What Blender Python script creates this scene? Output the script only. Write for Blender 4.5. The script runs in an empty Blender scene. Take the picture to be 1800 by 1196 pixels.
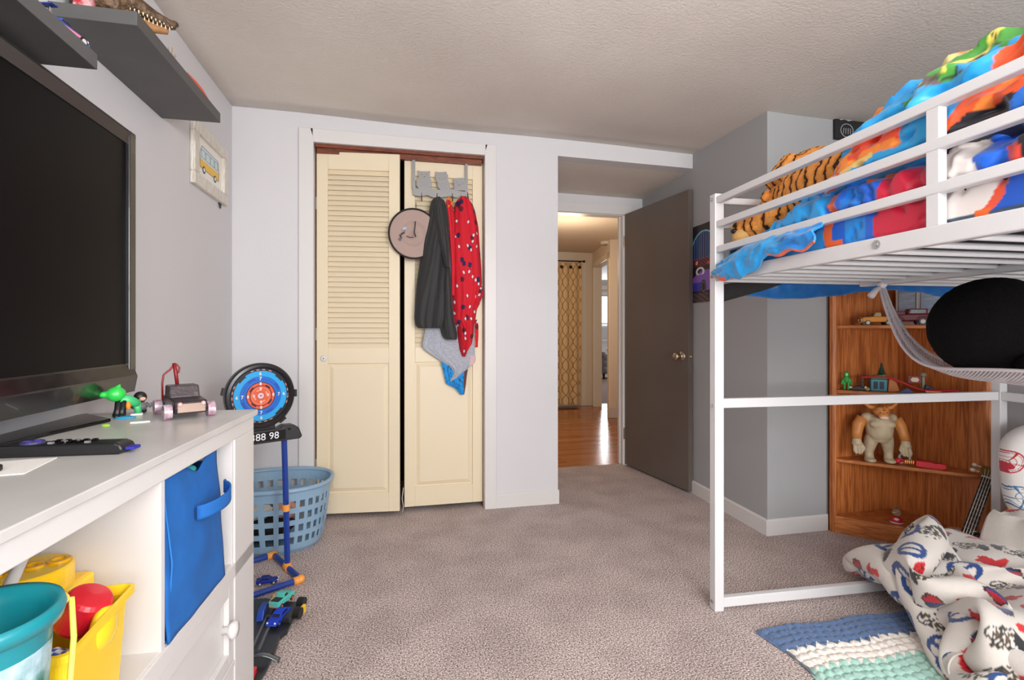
import bpy, bmesh, math, random
import numpy as np
from mathutils import Matrix, Vector
random.seed(7)
PI=math.pi
C=bpy.context.scene.collection
# ---------------------------------------------------------------- survey of the room: turns a sight line into a point on a real plane
FP,CAMH,HY,YAW=890.,1.08,583.,math.atan(200/890)
FX,FY,RX,RY=math.sin(YAW),math.cos(YAW),math.cos(YAW),-math.sin(YAW)
def ray(px,py):
    a=(px-900)/FP; return (FX+a*RX,FY+a*RY,(HY-py)/FP)
def onZ(px,py,z):
    d=ray(px,py); t=(z-CAMH)/d[2]; return Vector((d[0]*t,d[1]*t,z))
def onX(px,py,x):
    d=ray(px,py); t=x/d[0]; return Vector((x,d[1]*t,CAMH+d[2]*t))
def onY(px,py,y):
    d=ray(px,py); t=y/d[1]; return Vector((d[0]*t,y,CAMH+d[2]*t))
def onV(px,py,o,dr):
    d=ray(px,py); det=d[0]*(-dr[1])+d[1]*dr[0]; t=(o[0]*(-dr[1])+o[1]*dr[0])/det
    return Vector((d[0]*t,d[1]*t,CAMH+d[2]*t))
# ---------------------------------------------------------------- colour and materials
def s2l(c):
    c=c/255.; return c/12.92 if c<=.04045 else ((c+.055)/1.055)**2.4
def rgb(*c): return tuple(s2l(x) for x in c)
MATS={}
def M(name,col=(200,200,200),rough=.5,metal=0,spec=.5,bump=None,var=None,coat=0,alpha=1,emit=None,trans=0,stretch=None,sheen=0):
    if name in MATS: return MATS[name]
    m=bpy.data.materials.new(name); m.use_nodes=True; nt=m.node_tree; b=nt.nodes['Principled BSDF']
    c=rgb(*col)+(1,)
    b.inputs['Base Color'].default_value=c; b.inputs['Roughness'].default_value=rough; b.inputs['Metallic'].default_value=metal
    b.inputs['Specular IOR Level'].default_value=spec; b.inputs['Coat Weight'].default_value=coat; b.inputs['Alpha'].default_value=alpha
    b.inputs['Transmission Weight'].default_value=trans; b.inputs['Sheen Weight'].default_value=sheen
    if emit:
        b.inputs['Emission Color'].default_value=rgb(*emit[:3])+(1,); b.inputs['Emission Strength'].default_value=emit[3]
    tc=nt.nodes.new('ShaderNodeTexCoord'); vec=tc.outputs['Object']
    if stretch:
        mp=nt.nodes.new('ShaderNodeMapping'); mp.inputs['Scale'].default_value=stretch; nt.links.new(vec,mp.inputs['Vector']); vec=mp.outputs['Vector']
    if var:
        sc,amt=var[0],var[1]; c2=rgb(*var[2])+(1,) if len(var)>2 else tuple(min(1,x*(1-amt)) for x in c[:3])+(1,)
        n=nt.nodes.new('ShaderNodeTexNoise'); n.inputs['Scale'].default_value=sc; n.inputs['Detail'].default_value=6; nt.links.new(vec,n.inputs['Vector'])
        r=nt.nodes.new('ShaderNodeValToRGB'); r.color_ramp.elements[0].position=.35; r.color_ramp.elements[1].position=.65
        r.color_ramp.elements[0].color=c2; r.color_ramp.elements[1].color=c
        nt.links.new(n.outputs['Fac'],r.inputs['Fac']); nt.links.new(r.outputs['Color'],b.inputs['Base Color'])
    if bump:
        n=nt.nodes.new('ShaderNodeTexNoise'); n.inputs['Scale'].default_value=bump[0]; n.inputs['Detail'].default_value=5; nt.links.new(vec,n.inputs['Vector'])
        bp=nt.nodes.new('ShaderNodeBump'); bp.inputs['Strength'].default_value=bump[1]; bp.inputs['Distance'].default_value=bump[2] if len(bump)>2 else .01
        nt.links.new(n.outputs['Fac'],bp.inputs['Height']); nt.links.new(bp.outputs['Normal'],b.inputs['Normal'])
    MATS[name]=m; return m
def MC(name,rough=.6,bump=None,sheen=0,spec=.5,alpha=1):
    "material whose base colour is the printed / dyed pattern stored on the mesh"
    if name in MATS: return MATS[name]
    m=M(name,rough=rough,bump=bump,sheen=sheen,spec=spec,alpha=alpha); nt=m.node_tree
    a=nt.nodes.new('ShaderNodeVertexColor'); a.layer_name='Col'; nt.links.new(a.outputs['Color'],nt.nodes['Principled BSDF'].inputs['Base Color'])
    return m
def wood(name,c1,c2,stretch,scale=9,rough=.45,dist=4):
    if name in MATS: return MATS[name]
    m=M(name,c1,rough=rough); nt=m.node_tree; b=nt.nodes['Principled BSDF']
    tc=nt.nodes.new('ShaderNodeTexCoord'); mp=nt.nodes.new('ShaderNodeMapping'); mp.inputs['Scale'].default_value=stretch
    nt.links.new(tc.outputs['Object'],mp.inputs['Vector'])
    n=nt.nodes.new('ShaderNodeTexNoise'); n.inputs['Scale'].default_value=scale; n.inputs['Detail'].default_value=8; n.inputs['Distortion'].default_value=dist*.25
    nt.links.new(mp.outputs['Vector'],n.inputs['Vector'])
    r=nt.nodes.new('ShaderNodeValToRGB'); e=r.color_ramp.elements
    e[0].position=.36; e[0].color=rgb(*c2)+(1,); e[1].position=.62; e[1].color=rgb(*c1)+(1,)
    nt.links.new(n.outputs['Fac'],r.inputs['Fac']); nt.links.new(r.outputs['Color'],b.inputs['Base Color'])
    bp=nt.nodes.new('ShaderNodeBump'); bp.inputs['Strength'].default_value=.15; bp.inputs['Distance'].default_value=.003
    nt.links.new(n.outputs['Fac'],bp.inputs['Height']); nt.links.new(bp.outputs['Normal'],b.inputs['Normal'])
    return m
# ---------------------------------------------------------------- noise on arrays
_rs=np.random.RandomState(3); _perm=_rs.permutation(256); _perm=np.concatenate([_perm]*3); _grad=_rs.normal(size=(256,3)); _grad/=np.linalg.norm(_grad,axis=1)[:,None]
def pn(x,y,z=0.):
    x,y,z=np.broadcast_arrays(np.asarray(x,float),np.asarray(y,float),np.asarray(z,float))
    xi,yi,zi=[np.floor(q).astype(int) for q in (x,y,z)]; xf,yf,zf=x-xi,y-yi,z-zi
    f=lambda t:t*t*t*(t*(t*6-15)+10)
    u,v,w=f(xf),f(yf),f(zf); out=0
    for i in (0,1):
        for j in (0,1):
            for k in (0,1):
                g=_grad[_perm[_perm[_perm[(xi+i)&255]+((yi+j)&255)]+((zi+k)&255)]]
                d=g[...,0]*(xf-i)+g[...,1]*(yf-j)+g[...,2]*(zf-k)
                out=out+d*(u if i else 1-u)*(v if j else 1-v)*(w if k else 1-w)
    return out*1.5
def sstep(a,b,x):
    t=np.clip((x-a)/(b-a),0,1); return t*t*(3-2*t)
# ---------------------------------------------------------------- mesh building
class MB:
    def __init__(s): s.v=[]; s.f=[]; s.c={}
    def add(s,vs,fs,col=None,T=None):
        o=len(s.v)
        if T is not None: vs=[T@Vector(p) for p in vs]
        s.v+= [tuple(p) for p in vs]; s.f+=[tuple(i+o for i in f) for f in fs]
        if col is not None: s.c[o]=np.asarray(col,float)
        return s
    def box(s,x0,x1,y0,y1,z0,z1,T=None):
        vs=[(x,y,z) for z in (z0,z1) for y in (y0,y1) for x in (x0,x1)]
        return s.add(vs,[(0,2,3,1),(4,5,7,6),(0,1,5,4),(2,6,7,3),(0,4,6,2),(1,3,7,5)],T=T)
    def hexa(s,b,t):
        return s.add(list(b)+list(t),[(3,2,1,0),(4,5,6,7),(0,1,5,4),(1,2,6,5),(2,3,7,6),(3,0,4,7)])
    def prism(s,poly,d0,d1,axis='y',T=None):
        n=len(poly)
        def p3(a,b,d): return (a,d,b) if axis=='y' else ((d,a,b) if axis=='x' else (a,b,d))
        vs=[p3(a,b,d0) for a,b in poly]+[p3(a,b,d1) for a,b in poly]
        fs=[tuple(range(n)),tuple(range(2*n-1,n-1,-1))]+[(i,i+n,(i+1)%n+n,(i+1)%n) for i in range(n)]
        return s.add(vs,fs,T=T)
    def tube(s,pts,r,n=10,T=None,close=False):
        pts=[Vector(p) for p in pts]; m=len(pts)
        rr=r if isinstance(r,(list,tuple)) else [r]*m
        tn=[]
        for i in range(m):
            a=pts[(i-1)%m if close else max(i-1,0)]; b=pts[(i+1)%m if close else min(i+1,m-1)]
            tn.append((b-a).normalized())
        up=Vector((0,0,1)) if abs(tn[0].z)<.9 else Vector((1,0,0))
        nrm=(up-tn[0]*up.dot(tn[0])).normalized(); vs=[]
        for i in range(m):
            nrm=(nrm-tn[i]*nrm.dot(tn[i])).normalized(); bn=tn[i].cross(nrm)
            for k in range(n):
                a=2*PI*k/n; vs.append(pts[i]+(nrm*math.cos(a)+bn*math.sin(a))*rr[i])
        fs=[]
        for i in range(m if close else m-1):
            j=(i+1)%m
            for k in range(n): fs.append((i*n+k,i*n+(k+1)%n,j*n+(k+1)%n,j*n+k))
        if not close: fs+=[tuple(range(n-1,-1,-1)),tuple((m-1)*n+k for k in range(n))]
        return s.add(vs,fs,T=T)
    def lathe(s,prof,n=32,T=None,sx=1,sy=1,cap=True):
        vs=[];fs=[];m=len(prof)
        for r,z in prof:
            for k in range(n): vs.append((sx*r*math.cos(2*PI*k/n),sy*r*math.sin(2*PI*k/n),z))
        for i in range(m-1):
            for k in range(n): fs.append((i*n+k,i*n+(k+1)%n,(i+1)*n+(k+1)%n,(i+1)*n+k))
        if cap and prof[0][0]>1e-6: fs.append(tuple(range(n-1,-1,-1)))
        if cap and prof[-1][0]>1e-6: fs.append(tuple((m-1)*n+k for k in range(n)))
        return s.add(vs,fs,T=T)
    def ell(s,c,r,T=None,nu=20,nv=12):
        r=(r,r,r) if not isinstance(r,(tuple,list)) else r
        vs=[(c[0],c[1],c[2]-r[2])];fs=[]
        for j in range(1,nv):
            t=PI*j/nv-PI/2
            for i in range(nu):
                p=2*PI*i/nu; vs.append((c[0]+r[0]*math.cos(t)*math.cos(p),c[1]+r[1]*math.cos(t)*math.sin(p),c[2]+r[2]*math.sin(t)))
        vs.append((c[0],c[1],c[2]+r[2])); L=len(vs)-1
        for i in range(nu):
            fs.append((0,1+(i+1)%nu,1+i)); fs.append((L,L-nu+i,L-nu+(i+1)%nu))
        for j in range(nv-2):
            for i in range(nu):
                a=1+j*nu;b=a+nu; fs.append((a+i,a+(i+1)%nu,b+(i+1)%nu,b+i))
        return s.add(vs,fs,T=T)
    def grid(s,X,Y,Z,col=None,mask=None,wrap=False,flip=False):
        nv,nu=X.shape; vs=np.stack([X,Y,Z],-1).reshape(-1,3)
        fs=[]
        for j in range(nv-1):
            for i in range(nu if wrap else nu-1):
                if mask is not None and not mask[j,i]: continue
                k=(i+1)%nu; q=(j*nu+i,j*nu+k,(j+1)*nu+k,(j+1)*nu+i); fs.append(q[::-1] if flip else q)
        return s.add([tuple(p) for p in vs],fs,col=None if col is None else np.asarray(col).reshape(-1,3))
    def build(s,name,mat,parent=None,world=False,bevel=0,smooth=False,sub=0,solid=0,remesh=0,smod=0,wire=0,label=None,auto=None,weld=False):
        me=bpy.data.meshes.new(name); vs=s.v
        if world and parent is not None:
            inv=parent.matrix_basis.inverted(); vs=[tuple(inv@Vector(p)) for p in vs]
        me.from_pydata(vs,[],s.f)
        if weld or bevel or remesh or solid==0:
            bm=bmesh.new(); bm.from_mesh(me)
            if not s.c: bmesh.ops.recalc_face_normals(bm,faces=bm.faces)
            bm.to_mesh(me); bm.free()
        if s.c:
            at=me.color_attributes.new('Col','FLOAT_COLOR','POINT'); arr=np.ones((len(me.vertices),4),np.float32)
            for o,c in s.c.items(): arr[o:o+len(c),:3]=c
            at.data.foreach_set('color',arr.ravel())
        if smooth:
            me.polygons.foreach_set('use_smooth',[True]*len(me.polygons))
        o=bpy.data.objects.new(name,me); C.objects.link(o)
        if mat: me.materials.append(mat)
        if parent is not None: o.parent=parent
        if remesh:
            r=o.modifiers.new('r','REMESH'); r.mode='VOXEL'; r.voxel_size=remesh; r.use_smooth_shade=True
        if smod:
            q=o.modifiers.new('s','SMOOTH'); q.iterations=smod; q.factor=.5
        if solid: q=o.modifiers.new('so','SOLIDIFY'); q.thickness=solid; q.offset=0
        if bevel: q=o.modifiers.new('b','BEVEL'); q.width=bevel; q.segments=2; q.limit_method='ANGLE'; q.angle_limit=math.radians(40); q.harden_normals=False
        if sub: q=o.modifiers.new('u','SUBSURF'); q.levels=sub; q.render_levels=sub
        if label: o['label']=label
        return o
def thing(name,label,cat,loc=(0,0,0),rz=0,group=None,kind=None):
    o=bpy.data.objects.new(name,None); o.empty_display_size=.05; C.objects.link(o); o.location=loc; o.rotation_euler=(0,0,rz)
    o.matrix_basis=Matrix.Translation(Vector(loc))@Matrix.Rotation(rz,4,'Z')
    o['label']=label;o['category']=cat
    if group:o['group']=group
    if kind:o['kind']=kind
    return o
def tag(o,label,cat,group=None,kind=None):
    o['label']=label;o['category']=cat
    if group:o['group']=group
    if kind:o['kind']=kind
    return o
def struct(o,label,cat): return tag(o,label,cat,kind='structure')
FONT=None
def text(st,size,T,mat,name,parent,ext=.0006,bold=0):
    cu=bpy.data.curves.new('t','FONT'); cu.body=st; cu.size=size; cu.extrude=ext; cu.align_x='CENTER'; cu.align_y='CENTER'; cu.offset=bold; cu.resolution_u=3
    ob=bpy.data.objects.new('t',cu); C.objects.link(ob)
    dg=bpy.context.evaluated_depsgraph_get(); me=bpy.data.meshes.new_from_object(ob.evaluated_get(dg))
    bpy.data.objects.remove(ob); me.transform(T); me.materials.clear(); me.materials.append(mat)
    o=bpy.data.objects.new(name,me); C.objects.link(o)
    if parent: o.parent=parent
    return o
def Tm(loc=(0,0,0),rx=0,ry=0,rz=0):
    return Matrix.Translation(Vector(loc))@Matrix.Rotation(rz,4,'Z')@Matrix.Rotation(ry,4,'Y')@Matrix.Rotation(rx,4,'X')
UV=lambda nu,nv: np.meshgrid(np.linspace(0,1,nu),np.linspace(0,1,nv))
A3=lambda c: np.array(rgb(*c))
def lay(base,mask,c):
    m=np.clip(mask,0,1)[...,None]; return base*(1-m)+A3(c)*m
# ================================================================ palette
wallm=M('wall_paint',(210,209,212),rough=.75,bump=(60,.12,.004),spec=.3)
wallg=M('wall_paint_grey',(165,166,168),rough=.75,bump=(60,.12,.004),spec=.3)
ceilm=M('ceiling_paint',(226,220,212),rough=.85,bump=(85,.5,.005),spec=.2,var=(1.3,.1,(216,209,201)))
whitem=M('white_trim',(214,212,211),rough=.4,bump=(30,.08,.002))
cream=M('cream_paint',(226,212,184),rough=.42,bump=(18,.06,.002))
metalw=M('white_metal',(212,212,214),rough=.3)
blackg=M('black_gloss',(10,10,11),rough=.12)
blackp=M('black_plastic',(24,24,26),rough=.4)
chrome=M('chrome',(200,200,200),rough=.15,metal=1)
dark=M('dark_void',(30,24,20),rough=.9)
# ================================================================ SHELL
def carpet_mat():
    m=M('carpet',(150,132,128),rough=.95,spec=.1); nt=m.node_tree; b=nt.nodes['Principled BSDF']
    tc=nt.nodes.new('ShaderNodeTexCoord')
    def noise(sc,d=2):
        n=nt.nodes.new('ShaderNodeTexNoise'); n.inputs['Scale'].default_value=sc; n.inputs['Detail'].default_value=d; nt.links.new(tc.outputs['Object'],n.inputs['Vector']); return n
    f=noise(185,3); g=noise(4.5,7)
    r=nt.nodes.new('ShaderNodeValToRGB'); e=r.color_ramp.elements
    e[0].position=.34; e[0].color=rgb(106,94,92)+(1,); e[1].position=.66; e[1].color=rgb(252,238,233)+(1,); x=e.new(.5); x.color=rgb(192,176,172)+(1,)
    nt.links.new(f.outputs['Fac'],r.inputs['Fac'])
    r2=nt.nodes.new('ShaderNodeValToRGB'); r2.color_ramp.elements[0].position=.38; r2.color_ramp.elements[0].color=(.74,.72,.72,1); r2.color_ramp.elements[1].position=.6; r2.color_ramp.elements[1].color=(1,1,1,1)
    nt.links.new(g.outputs['Fac'],r2.inputs['Fac'])
    mx=nt.nodes.new('ShaderNodeMix'); mx.data_type='RGBA'; mx.blend_type='MULTIPLY'; mx.inputs['Factor'].default_value=.6
    nt.links.new(r.outputs['Color'],mx.inputs['A']); nt.links.new(r2.outputs['Color'],mx.inputs['B']); nt.links.new(mx.outputs['Result'],b.inputs['Base Color'])
    bp=nt.nodes.new('ShaderNodeBump'); bp.inputs['Strength'].default_value=.7; bp.inputs['Distance'].default_value=.01
    nt.links.new(f.outputs['Fac'],bp.inputs['Height']); nt.links.new(bp.outputs['Normal'],b.inputs['Normal'])
    return m
carpet=carpet_mat()
XL,XR,YB,YR,YA=-.889,2.75,3.045,-1.25,3.80
def xw(y): return 1.906+.039*(y-2.319)/1.481       # face of the chase on the right
o=MB().box(XL-.1,XR+.1,YR-.1,3.84,-.06,0).build('floor',carpet); struct(o,'grey brown speckled pile carpet covering the bedroom and its alcove','carpet floor')
X,Y=np.meshgrid(np.linspace(XL-.05,XR+.05,30),np.linspace(YR-.05,YB+.02,30))
Z=2.313-.0145*(X-XL)-.0375*((X-XL)/2.8)*np.minimum(YB-Y,.8)+.012*pn(X*1.1,Y*1.1,4.)
o=MB().grid(X,Y,Z).build('ceiling',ceilm,smooth=True); q=o.modifiers.new('s','SOLIDIFY'); q.thickness=.05; q.offset=1
struct(o,'uneven warm grey textured ceiling of the bedroom','ceiling')
o=MB().box(XL-.1,XL,YR-.1,YB+.1,-.05,2.42).build('wall_left',wallm); struct(o,'pale grey wall with the picture and floating shelves','wall')
ox0,ox1,oh=-.466,.512,2.15
b=MB().box(XL-.05,ox0,YB,YB+.1,-.05,2.42).box(ox0,ox1,YB,YB+.1,oh,2.42).box(ox1,.98,YB,YB+.1,-.05,2.42)
b.hexa([(.98,YB,2.186),(1.96,YB,2.172),(1.96,YB+.1,2.172),(.98,YB+.1,2.186)],[(.98,YB,2.42),(1.96,YB,2.42),(1.96,YB+.1,2.42),(.98,YB+.1,2.42)])
o=b.build('wall_back',wallm); struct(o,'pale grey wall around the closet with the header over the alcove','wall')
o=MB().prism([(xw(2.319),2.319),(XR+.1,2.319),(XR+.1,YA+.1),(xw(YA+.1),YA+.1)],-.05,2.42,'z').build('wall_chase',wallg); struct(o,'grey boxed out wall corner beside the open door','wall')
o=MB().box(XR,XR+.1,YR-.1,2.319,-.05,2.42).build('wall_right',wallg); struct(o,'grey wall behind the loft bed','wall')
b=MB(); 
for x0,x1 in ((XL-.1,-.55),(.75,1.05),(2.45,XR+.1)): b.box(x0,x1,YR-.1,YR,-.05,2.42)
for x0,x1 in ((-.55,.75),(1.05,2.45)): b.box(x0,x1,YR-.1,YR,-.05,.75).box(x0,x1,YR-.1,YR,2.1,2.42)
o=b.build('wall_rear',wallm); struct(o,'pale grey wall with two windows facing the closet','wall')
for k,(x0,x1) in enumerate(((-.55,.75),(1.05,2.45))):
    t=thing('window_%d'%(k+1),'white sash window in the rear wall, %s'%('nearer the dresser' if k==0 else 'beside the loft bed'),'window',(x0,YR,.75),kind='structure')
    w=x1-x0
    MB().box(-.07,0,-.08,.02,-.07,1.42).box(w,w+.07,-.08,.02,-.07,1.42).box(0,w,-.08,.02,1.35,1.42).box(0,w,-.08,.03,-.07,0).build('window_frame',whitem,t,bevel=.004)
    MB().box(0,w,-.07,-.03,.65,.7).box(w/2-.012,w/2+.012,-.06,-.04,0,1.35).build('sash',whitem,t)
# alcove
b=MB(); b.hexa([(.95,YB+.1,2.186),(1.99,YB+.1,2.172),(1.99,YA+.12,2.158),(.95,YA+.12,2.17)],[(.95,YB+.1,2.4),(1.99,YB+.1,2.4),(1.99,YA+.12,2.4),(.95,YA+.12,2.4)])
o=b.build('ceiling_alcove',ceilm); struct(o,'low ceiling of the alcove in front of the open door','ceiling')
o=MB().box(.88,.98,YB+.1,YA+.1,-.05,2.3).build('wall_alcove',wallm); struct(o,'short side wall of the alcove backing onto the closet','wall')
dx0,dx1,dh=1.03,1.79,2.035
b=MB().box(.93,dx0,YA,YA+.1,-.05,2.3).box(dx1,1.99,YA,YA+.1,-.05,2.3).box(dx0,dx1,YA,YA+.1,dh,2.3)
o=b.build('wall_doorway',wallm); struct(o,'narrow wall around the bedroom doorway','wall')
b=MB().box(dx0-.06,dx1+.06,YA-.014,YA,dh-.012,dh+.062).box(dx1-.003,dx1+.06,YA-.014,YA,0,dh).box(dx0-.06,dx0+.003,YA-.014,YA,0,dh)
b.box(dx1-.018,dx1,YA,YA+.1,0,dh).box(dx0,dx0+.018,YA,YA+.1,0,dh).box(dx0,dx1,YA,YA+.1,dh-.018,dh).box(dx1-.03,dx1-.018,YA+.04,YA+.07,0,dh)
o=b.build('trim_1',whitem,bevel=.002); struct(o,'white casing and jamb of the bedroom doorway','door casing')
# closet casing, jamb, interior
b=MB().box(-.545,ox0,YB-.018,YB,0,oh+.078).box(ox1,.585,YB-.018,YB,0,oh+.066)
b.prism([(ox0,oh),(ox1,oh),(ox1+.02,oh+.066),(ox0-.02,oh+.078)],YB-.018,YB,'y')
o=b.build('trim_2',whitem,bevel=.004); struct(o,'white painted casing around the closet opening','door casing')
redw=wood('red_jamb',(126,62,34),(96,42,24),(2,8,8),8)
b=MB().box(ox0,ox0+.003,YB+.05,YB+.1,0,oh).box(ox1-.003,ox1,YB+.05,YB+.1,0,oh).box(ox0+.006,ox1-.012,YB,YB+.1,oh-.02,oh).box(ox0+.012,ox1-.012,YB+.02,YB+.05,oh-.05,oh-.02)
o=b.build('trim_3',redw); struct(o,'bare reddish wood jamb and track inside the closet opening','door jamb')
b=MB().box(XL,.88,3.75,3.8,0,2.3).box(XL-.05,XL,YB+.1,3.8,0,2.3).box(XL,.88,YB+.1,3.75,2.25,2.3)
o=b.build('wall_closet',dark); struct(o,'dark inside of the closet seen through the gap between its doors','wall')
o=MB().box(XL,.88,3.84,3.85,-.06,.001).build('floor_closet',dark); bpy.data.objects.remove(o)
# baseboards
def bb(name,p,q,nrm,label,h=.085):
    p=Vector(p+(0,));q=Vector(q+(0,));n=Vector(nrm+(0,))*.012; b=MB()
    z=Vector((0,0,h)); z2=Vector((0,0,h-.008))
    b.add([p,q,q+n,p+n, p+z,q+z,q+n*.4+z,p+n*.4+z, p+n+z2,q+n+z2],[(0,3,2,1),(3,8,9,2),(8,7,6,9),(7,4,5,6),(0,1,5,4),(0,4,7,8,3),(1,2,9,6,5)])
    o=b.build(name,whitem); struct(o,label,'baseboard')
bb('baseboard_back',(.585,YB),(.985,YB),(0,-1),'short white baseboard between the closet and the alcove')
bb('baseboard_chase',(xw(2.31),2.31),(xw(3.79),3.79),(-1,0),'white baseboard running behind the open door')
bb('baseboard_jog',(1.897,2.319),(2.75,2.319),(0,-1),'white baseboard left of the wooden corner shelf')
bb('baseboard_right',(XR,-1.25),(XR,2.30),(-1,0),'white baseboard behind the loft bed')
bb('baseboard_left',(XL,-1.25),(XL,3.03),(1,0),'white baseboard behind the dresser')
bb('baseboard_closet',(-.877,YB),(-.546,YB),(0,-1),'white baseboard behind the laundry basket')
# ---------------------------------------------------------------- closet leaves
def leaf(name,a,bpt,label,knob):
    a=Vector(a);d=Vector(bpt)-a;w=d.length; t=thing(name,label,'closet door',(a.x,a.y,.03),math.atan2(d.y,d.x),kind='structure')
    H=2.085; st=.062; th=.033; zl0,zl1,zp0,zp1=.955,1.985,.115,.865
    f=MB().box(0,st,0,th,0,H).box(w-st,w,0,th,0,H).box(st,w-st,0,th,0,zp0).box(st,w-st,0,th,zp1,zl0).box(st,w-st,0,th,zl1,H)
    f.build('frame',cream,t,bevel=.002)
    l=MB(); n=35; p=(zl1-zl0)/n
    for i in range(n):
        z=zl0+p*i
        l.hexa([(st-.004,.004,z),(w-st+.004,.004,z),(w-st+.004,.009,z),(st-.004,.009,z)],[(st-.004,.021,z+p*1.12),(w-st+.004,.021,z+p*1.12),(w-st+.004,.026,z+p*1.12),(st-.004,.026,z+p*1.12)])
    l.build('louvers',cream,t)
    q=MB(); m=.03; mi=st+m
    q.box(st,w-st,.012,.02,zp0,zp1)
    q.hexa([(st+.008,.012,zp0+.008),(w-st-.008,.012,zp0+.008),(w-st-.008,.012,zp1-.008),(st+.008,.012,zp1-.008)],[(mi,.003,zp0+m),(w-mi,.003,zp0+m),(w-mi,.003,zp1-m),(mi,.003,zp1-m)])
    q.build('raised_panel',cream,t)
    if knob:
        MB().lathe([(.0,0),(.019,0),(.019,.003),(.012,.005),(.0,.006)],24,Tm((knob,0,.895),rx=PI/2)).build('knob',whitem,t,smooth=True)
        MB().ell((knob,-.006,.895),.003).build('screw',blackp,t)
    if knob:
        for z in (.25,1.0,1.75): MB().box(-.006,.0,-.004,.004,z,z+.07).build('hinge',chrome,t)
    return t
leaf('door_1',(-.457,3.078),(.008,3.03),'cream louvred closet door leaf, the one with no clothes on it',.04)
leaf('door_2',(.036,3.09),(.508,3.09),'cream louvred closet door leaf with coats hanging on it',0)
b=MB()
b.tube([(.02,3.05,.0),(.03,3.04,.05),(.022,3.035,.1),(.03,3.05,.16)],.002,6); tag(b.build('twine',whitem,smooth=True),'thin white twine hanging in the gap below the closet doors','twine')
# ---------------------------------------------------------------- bedroom door
hx,hy=1.785,3.788; ex,ey=1.886,3.030
ang=math.atan2(ey-hy,ex-hx); W=math.hypot(ex-hx,ey-hy)
t=thing('door_3','dark brown flush bedroom door standing open','door',(hx,hy,.012),ang,kind='structure')
brown=M('brown_door',(106,96,89),rough=.45,bump=(90,.05,.001),var=(2.2,.1))
# local x along the door, local +y = away from the room (towards the chase)
MB().box(0,W,0,.035,0,2.015).build('slab',brown,t,bevel=.002)
nick=M('satin_nickel',(196,180,158),rough=.22,metal=1)
for sgn,y0 in ((-1,0),(1,.035)):
    T=Tm((W-.065,y0,.90),rx=PI/2 if sgn<0 else -PI/2)
    k=MB().lathe([(.0,0),(.033,0),(.034,.004),(.028,.009),(.013,.012),(.012,.03),(.02,.036),(.027,.046),(.026,.058),(.017,.066),(0,.068)],28,T).build('knob',nick,t,smooth=True)
MB().box(W,W+.002,.006,.029,.865,.935).ell((W+.004,.0175,.90),(.008,.007,.009)).build('latch_plate',nick,t)
for z in (.2,1.75): MB().tube([(-.004,-.004,z),(-.004,-.004,z+.09)],.005).build('hinge',nick,t)
# ---------------------------------------------------------------- hallway and far room
def woodfloor():
    m=M('oak_floor',(170,100,50),rough=.22); nt=m.node_tree; b=nt.nodes['Principled BSDF']
    tc=nt.nodes.new('ShaderNodeTexCoord'); br=nt.nodes.new('ShaderNodeTexBrick'); br.inputs['Scale'].default_value=1
    br.inputs['Brick Width'].default_value=.9; br.inputs['Row Height'].default_value=.06; br.inputs['Mortar Size'].default_value=.0012; br.inputs['Bias'].default_value=0
    br.inputs['Color1'].default_value=rgb(186,116,62)+(1,); br.inputs['Color2'].default_value=rgb(150,86,42)+(1,); br.inputs['Mortar'].default_value=rgb(70,36,18)+(1,)
    nt.links.new(tc.outputs['Object'],br.inputs['Vector'])
    mp=nt.nodes.new('ShaderNodeMapping'); mp.inputs['Scale'].default_value=(2,30,1); n=nt.nodes.new('ShaderNodeTexNoise'); n.inputs['Scale'].default_value=2; n.inputs['Detail'].default_value=6
    nt.links.new(tc.outputs['Object'],mp.inputs['Vector']); nt.links.new(mp.outputs['Vector'],n.inputs['Vector'])
    mx=nt.nodes.new('ShaderNodeMix'); mx.data_type='RGBA'; mx.blend_type='MULTIPLY'; mx.inputs['Factor'].default_value=.5
    nt.links.new(br.outputs['Color'],mx.inputs['A']); nt.links.new(n.outputs['Color'],mx.inputs['B']); 
    r=nt.nodes.new('ShaderNodeValToRGB'); r.color_ramp.elements[0].color=(.5,.5,.5,1); nt.links.new(n.outputs['Fac'],r.inputs['Fac']); nt.links.new(r.outputs['Color'],mx.inputs['B'])
    nt.links.new(mx.outputs['Result'],b.inputs['Base Color'])
    bp=nt.nodes.new('ShaderNodeBump'); bp.inputs['Strength'].default_value=.12; bp.inputs['Distance'].default_value=.004; nt.links.new(n.outputs['Fac'],bp.inputs['Height']); nt.links.new(bp.outputs['Normal'],b.inputs['Normal'])
    return m
hallw=M('hall_paint',(226,214,196),rough=.7,bump=(50,.1,.003))
o=MB().box(.7,3.1,3.84,7.1,-.06,-.002).build('floor_hall',woodfloor()); struct(o,'glossy orange oak strip floor of the hallway','wood floor')
o=MB().box(.6,3.2,YA+.1,7.2,2.23,2.3).build('ceiling_hall',M('hall_ceiling',(214,200,182),rough=.8,bump=(40,.2,.004))); struct(o,'warm lit hallway ceiling beyond the open door','ceiling')
o=MB().box(.6,.7,YA+.1,7.2,-.05,2.3).build('wall_hall_left',hallw); struct(o,'cream hallway wall beside the curtain','wall')
o=MB().box(.6,2.9,6.98,7.08,-.05,2.3).build('wall_hall_end',hallw); struct(o,'cream wall at the end of the hallway behind the curtain','wall')
P0,P1=Vector((2.775,6.98)),Vector((2.58,5.9)); dv=(P1-P0).normalized(); nv=Vector((-dv.y,dv.x)) ; nv=nv if nv.x>0 else -nv; L=(P1-P0).length
def seg(b,a,c,z0,z1,th=.11):
    p=P0+dv*a;q=P0+dv*c; b.prism([tuple(p),tuple(q),tuple(q+nv*th),tuple(p+nv*th)],z0,z1,'z')
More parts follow.
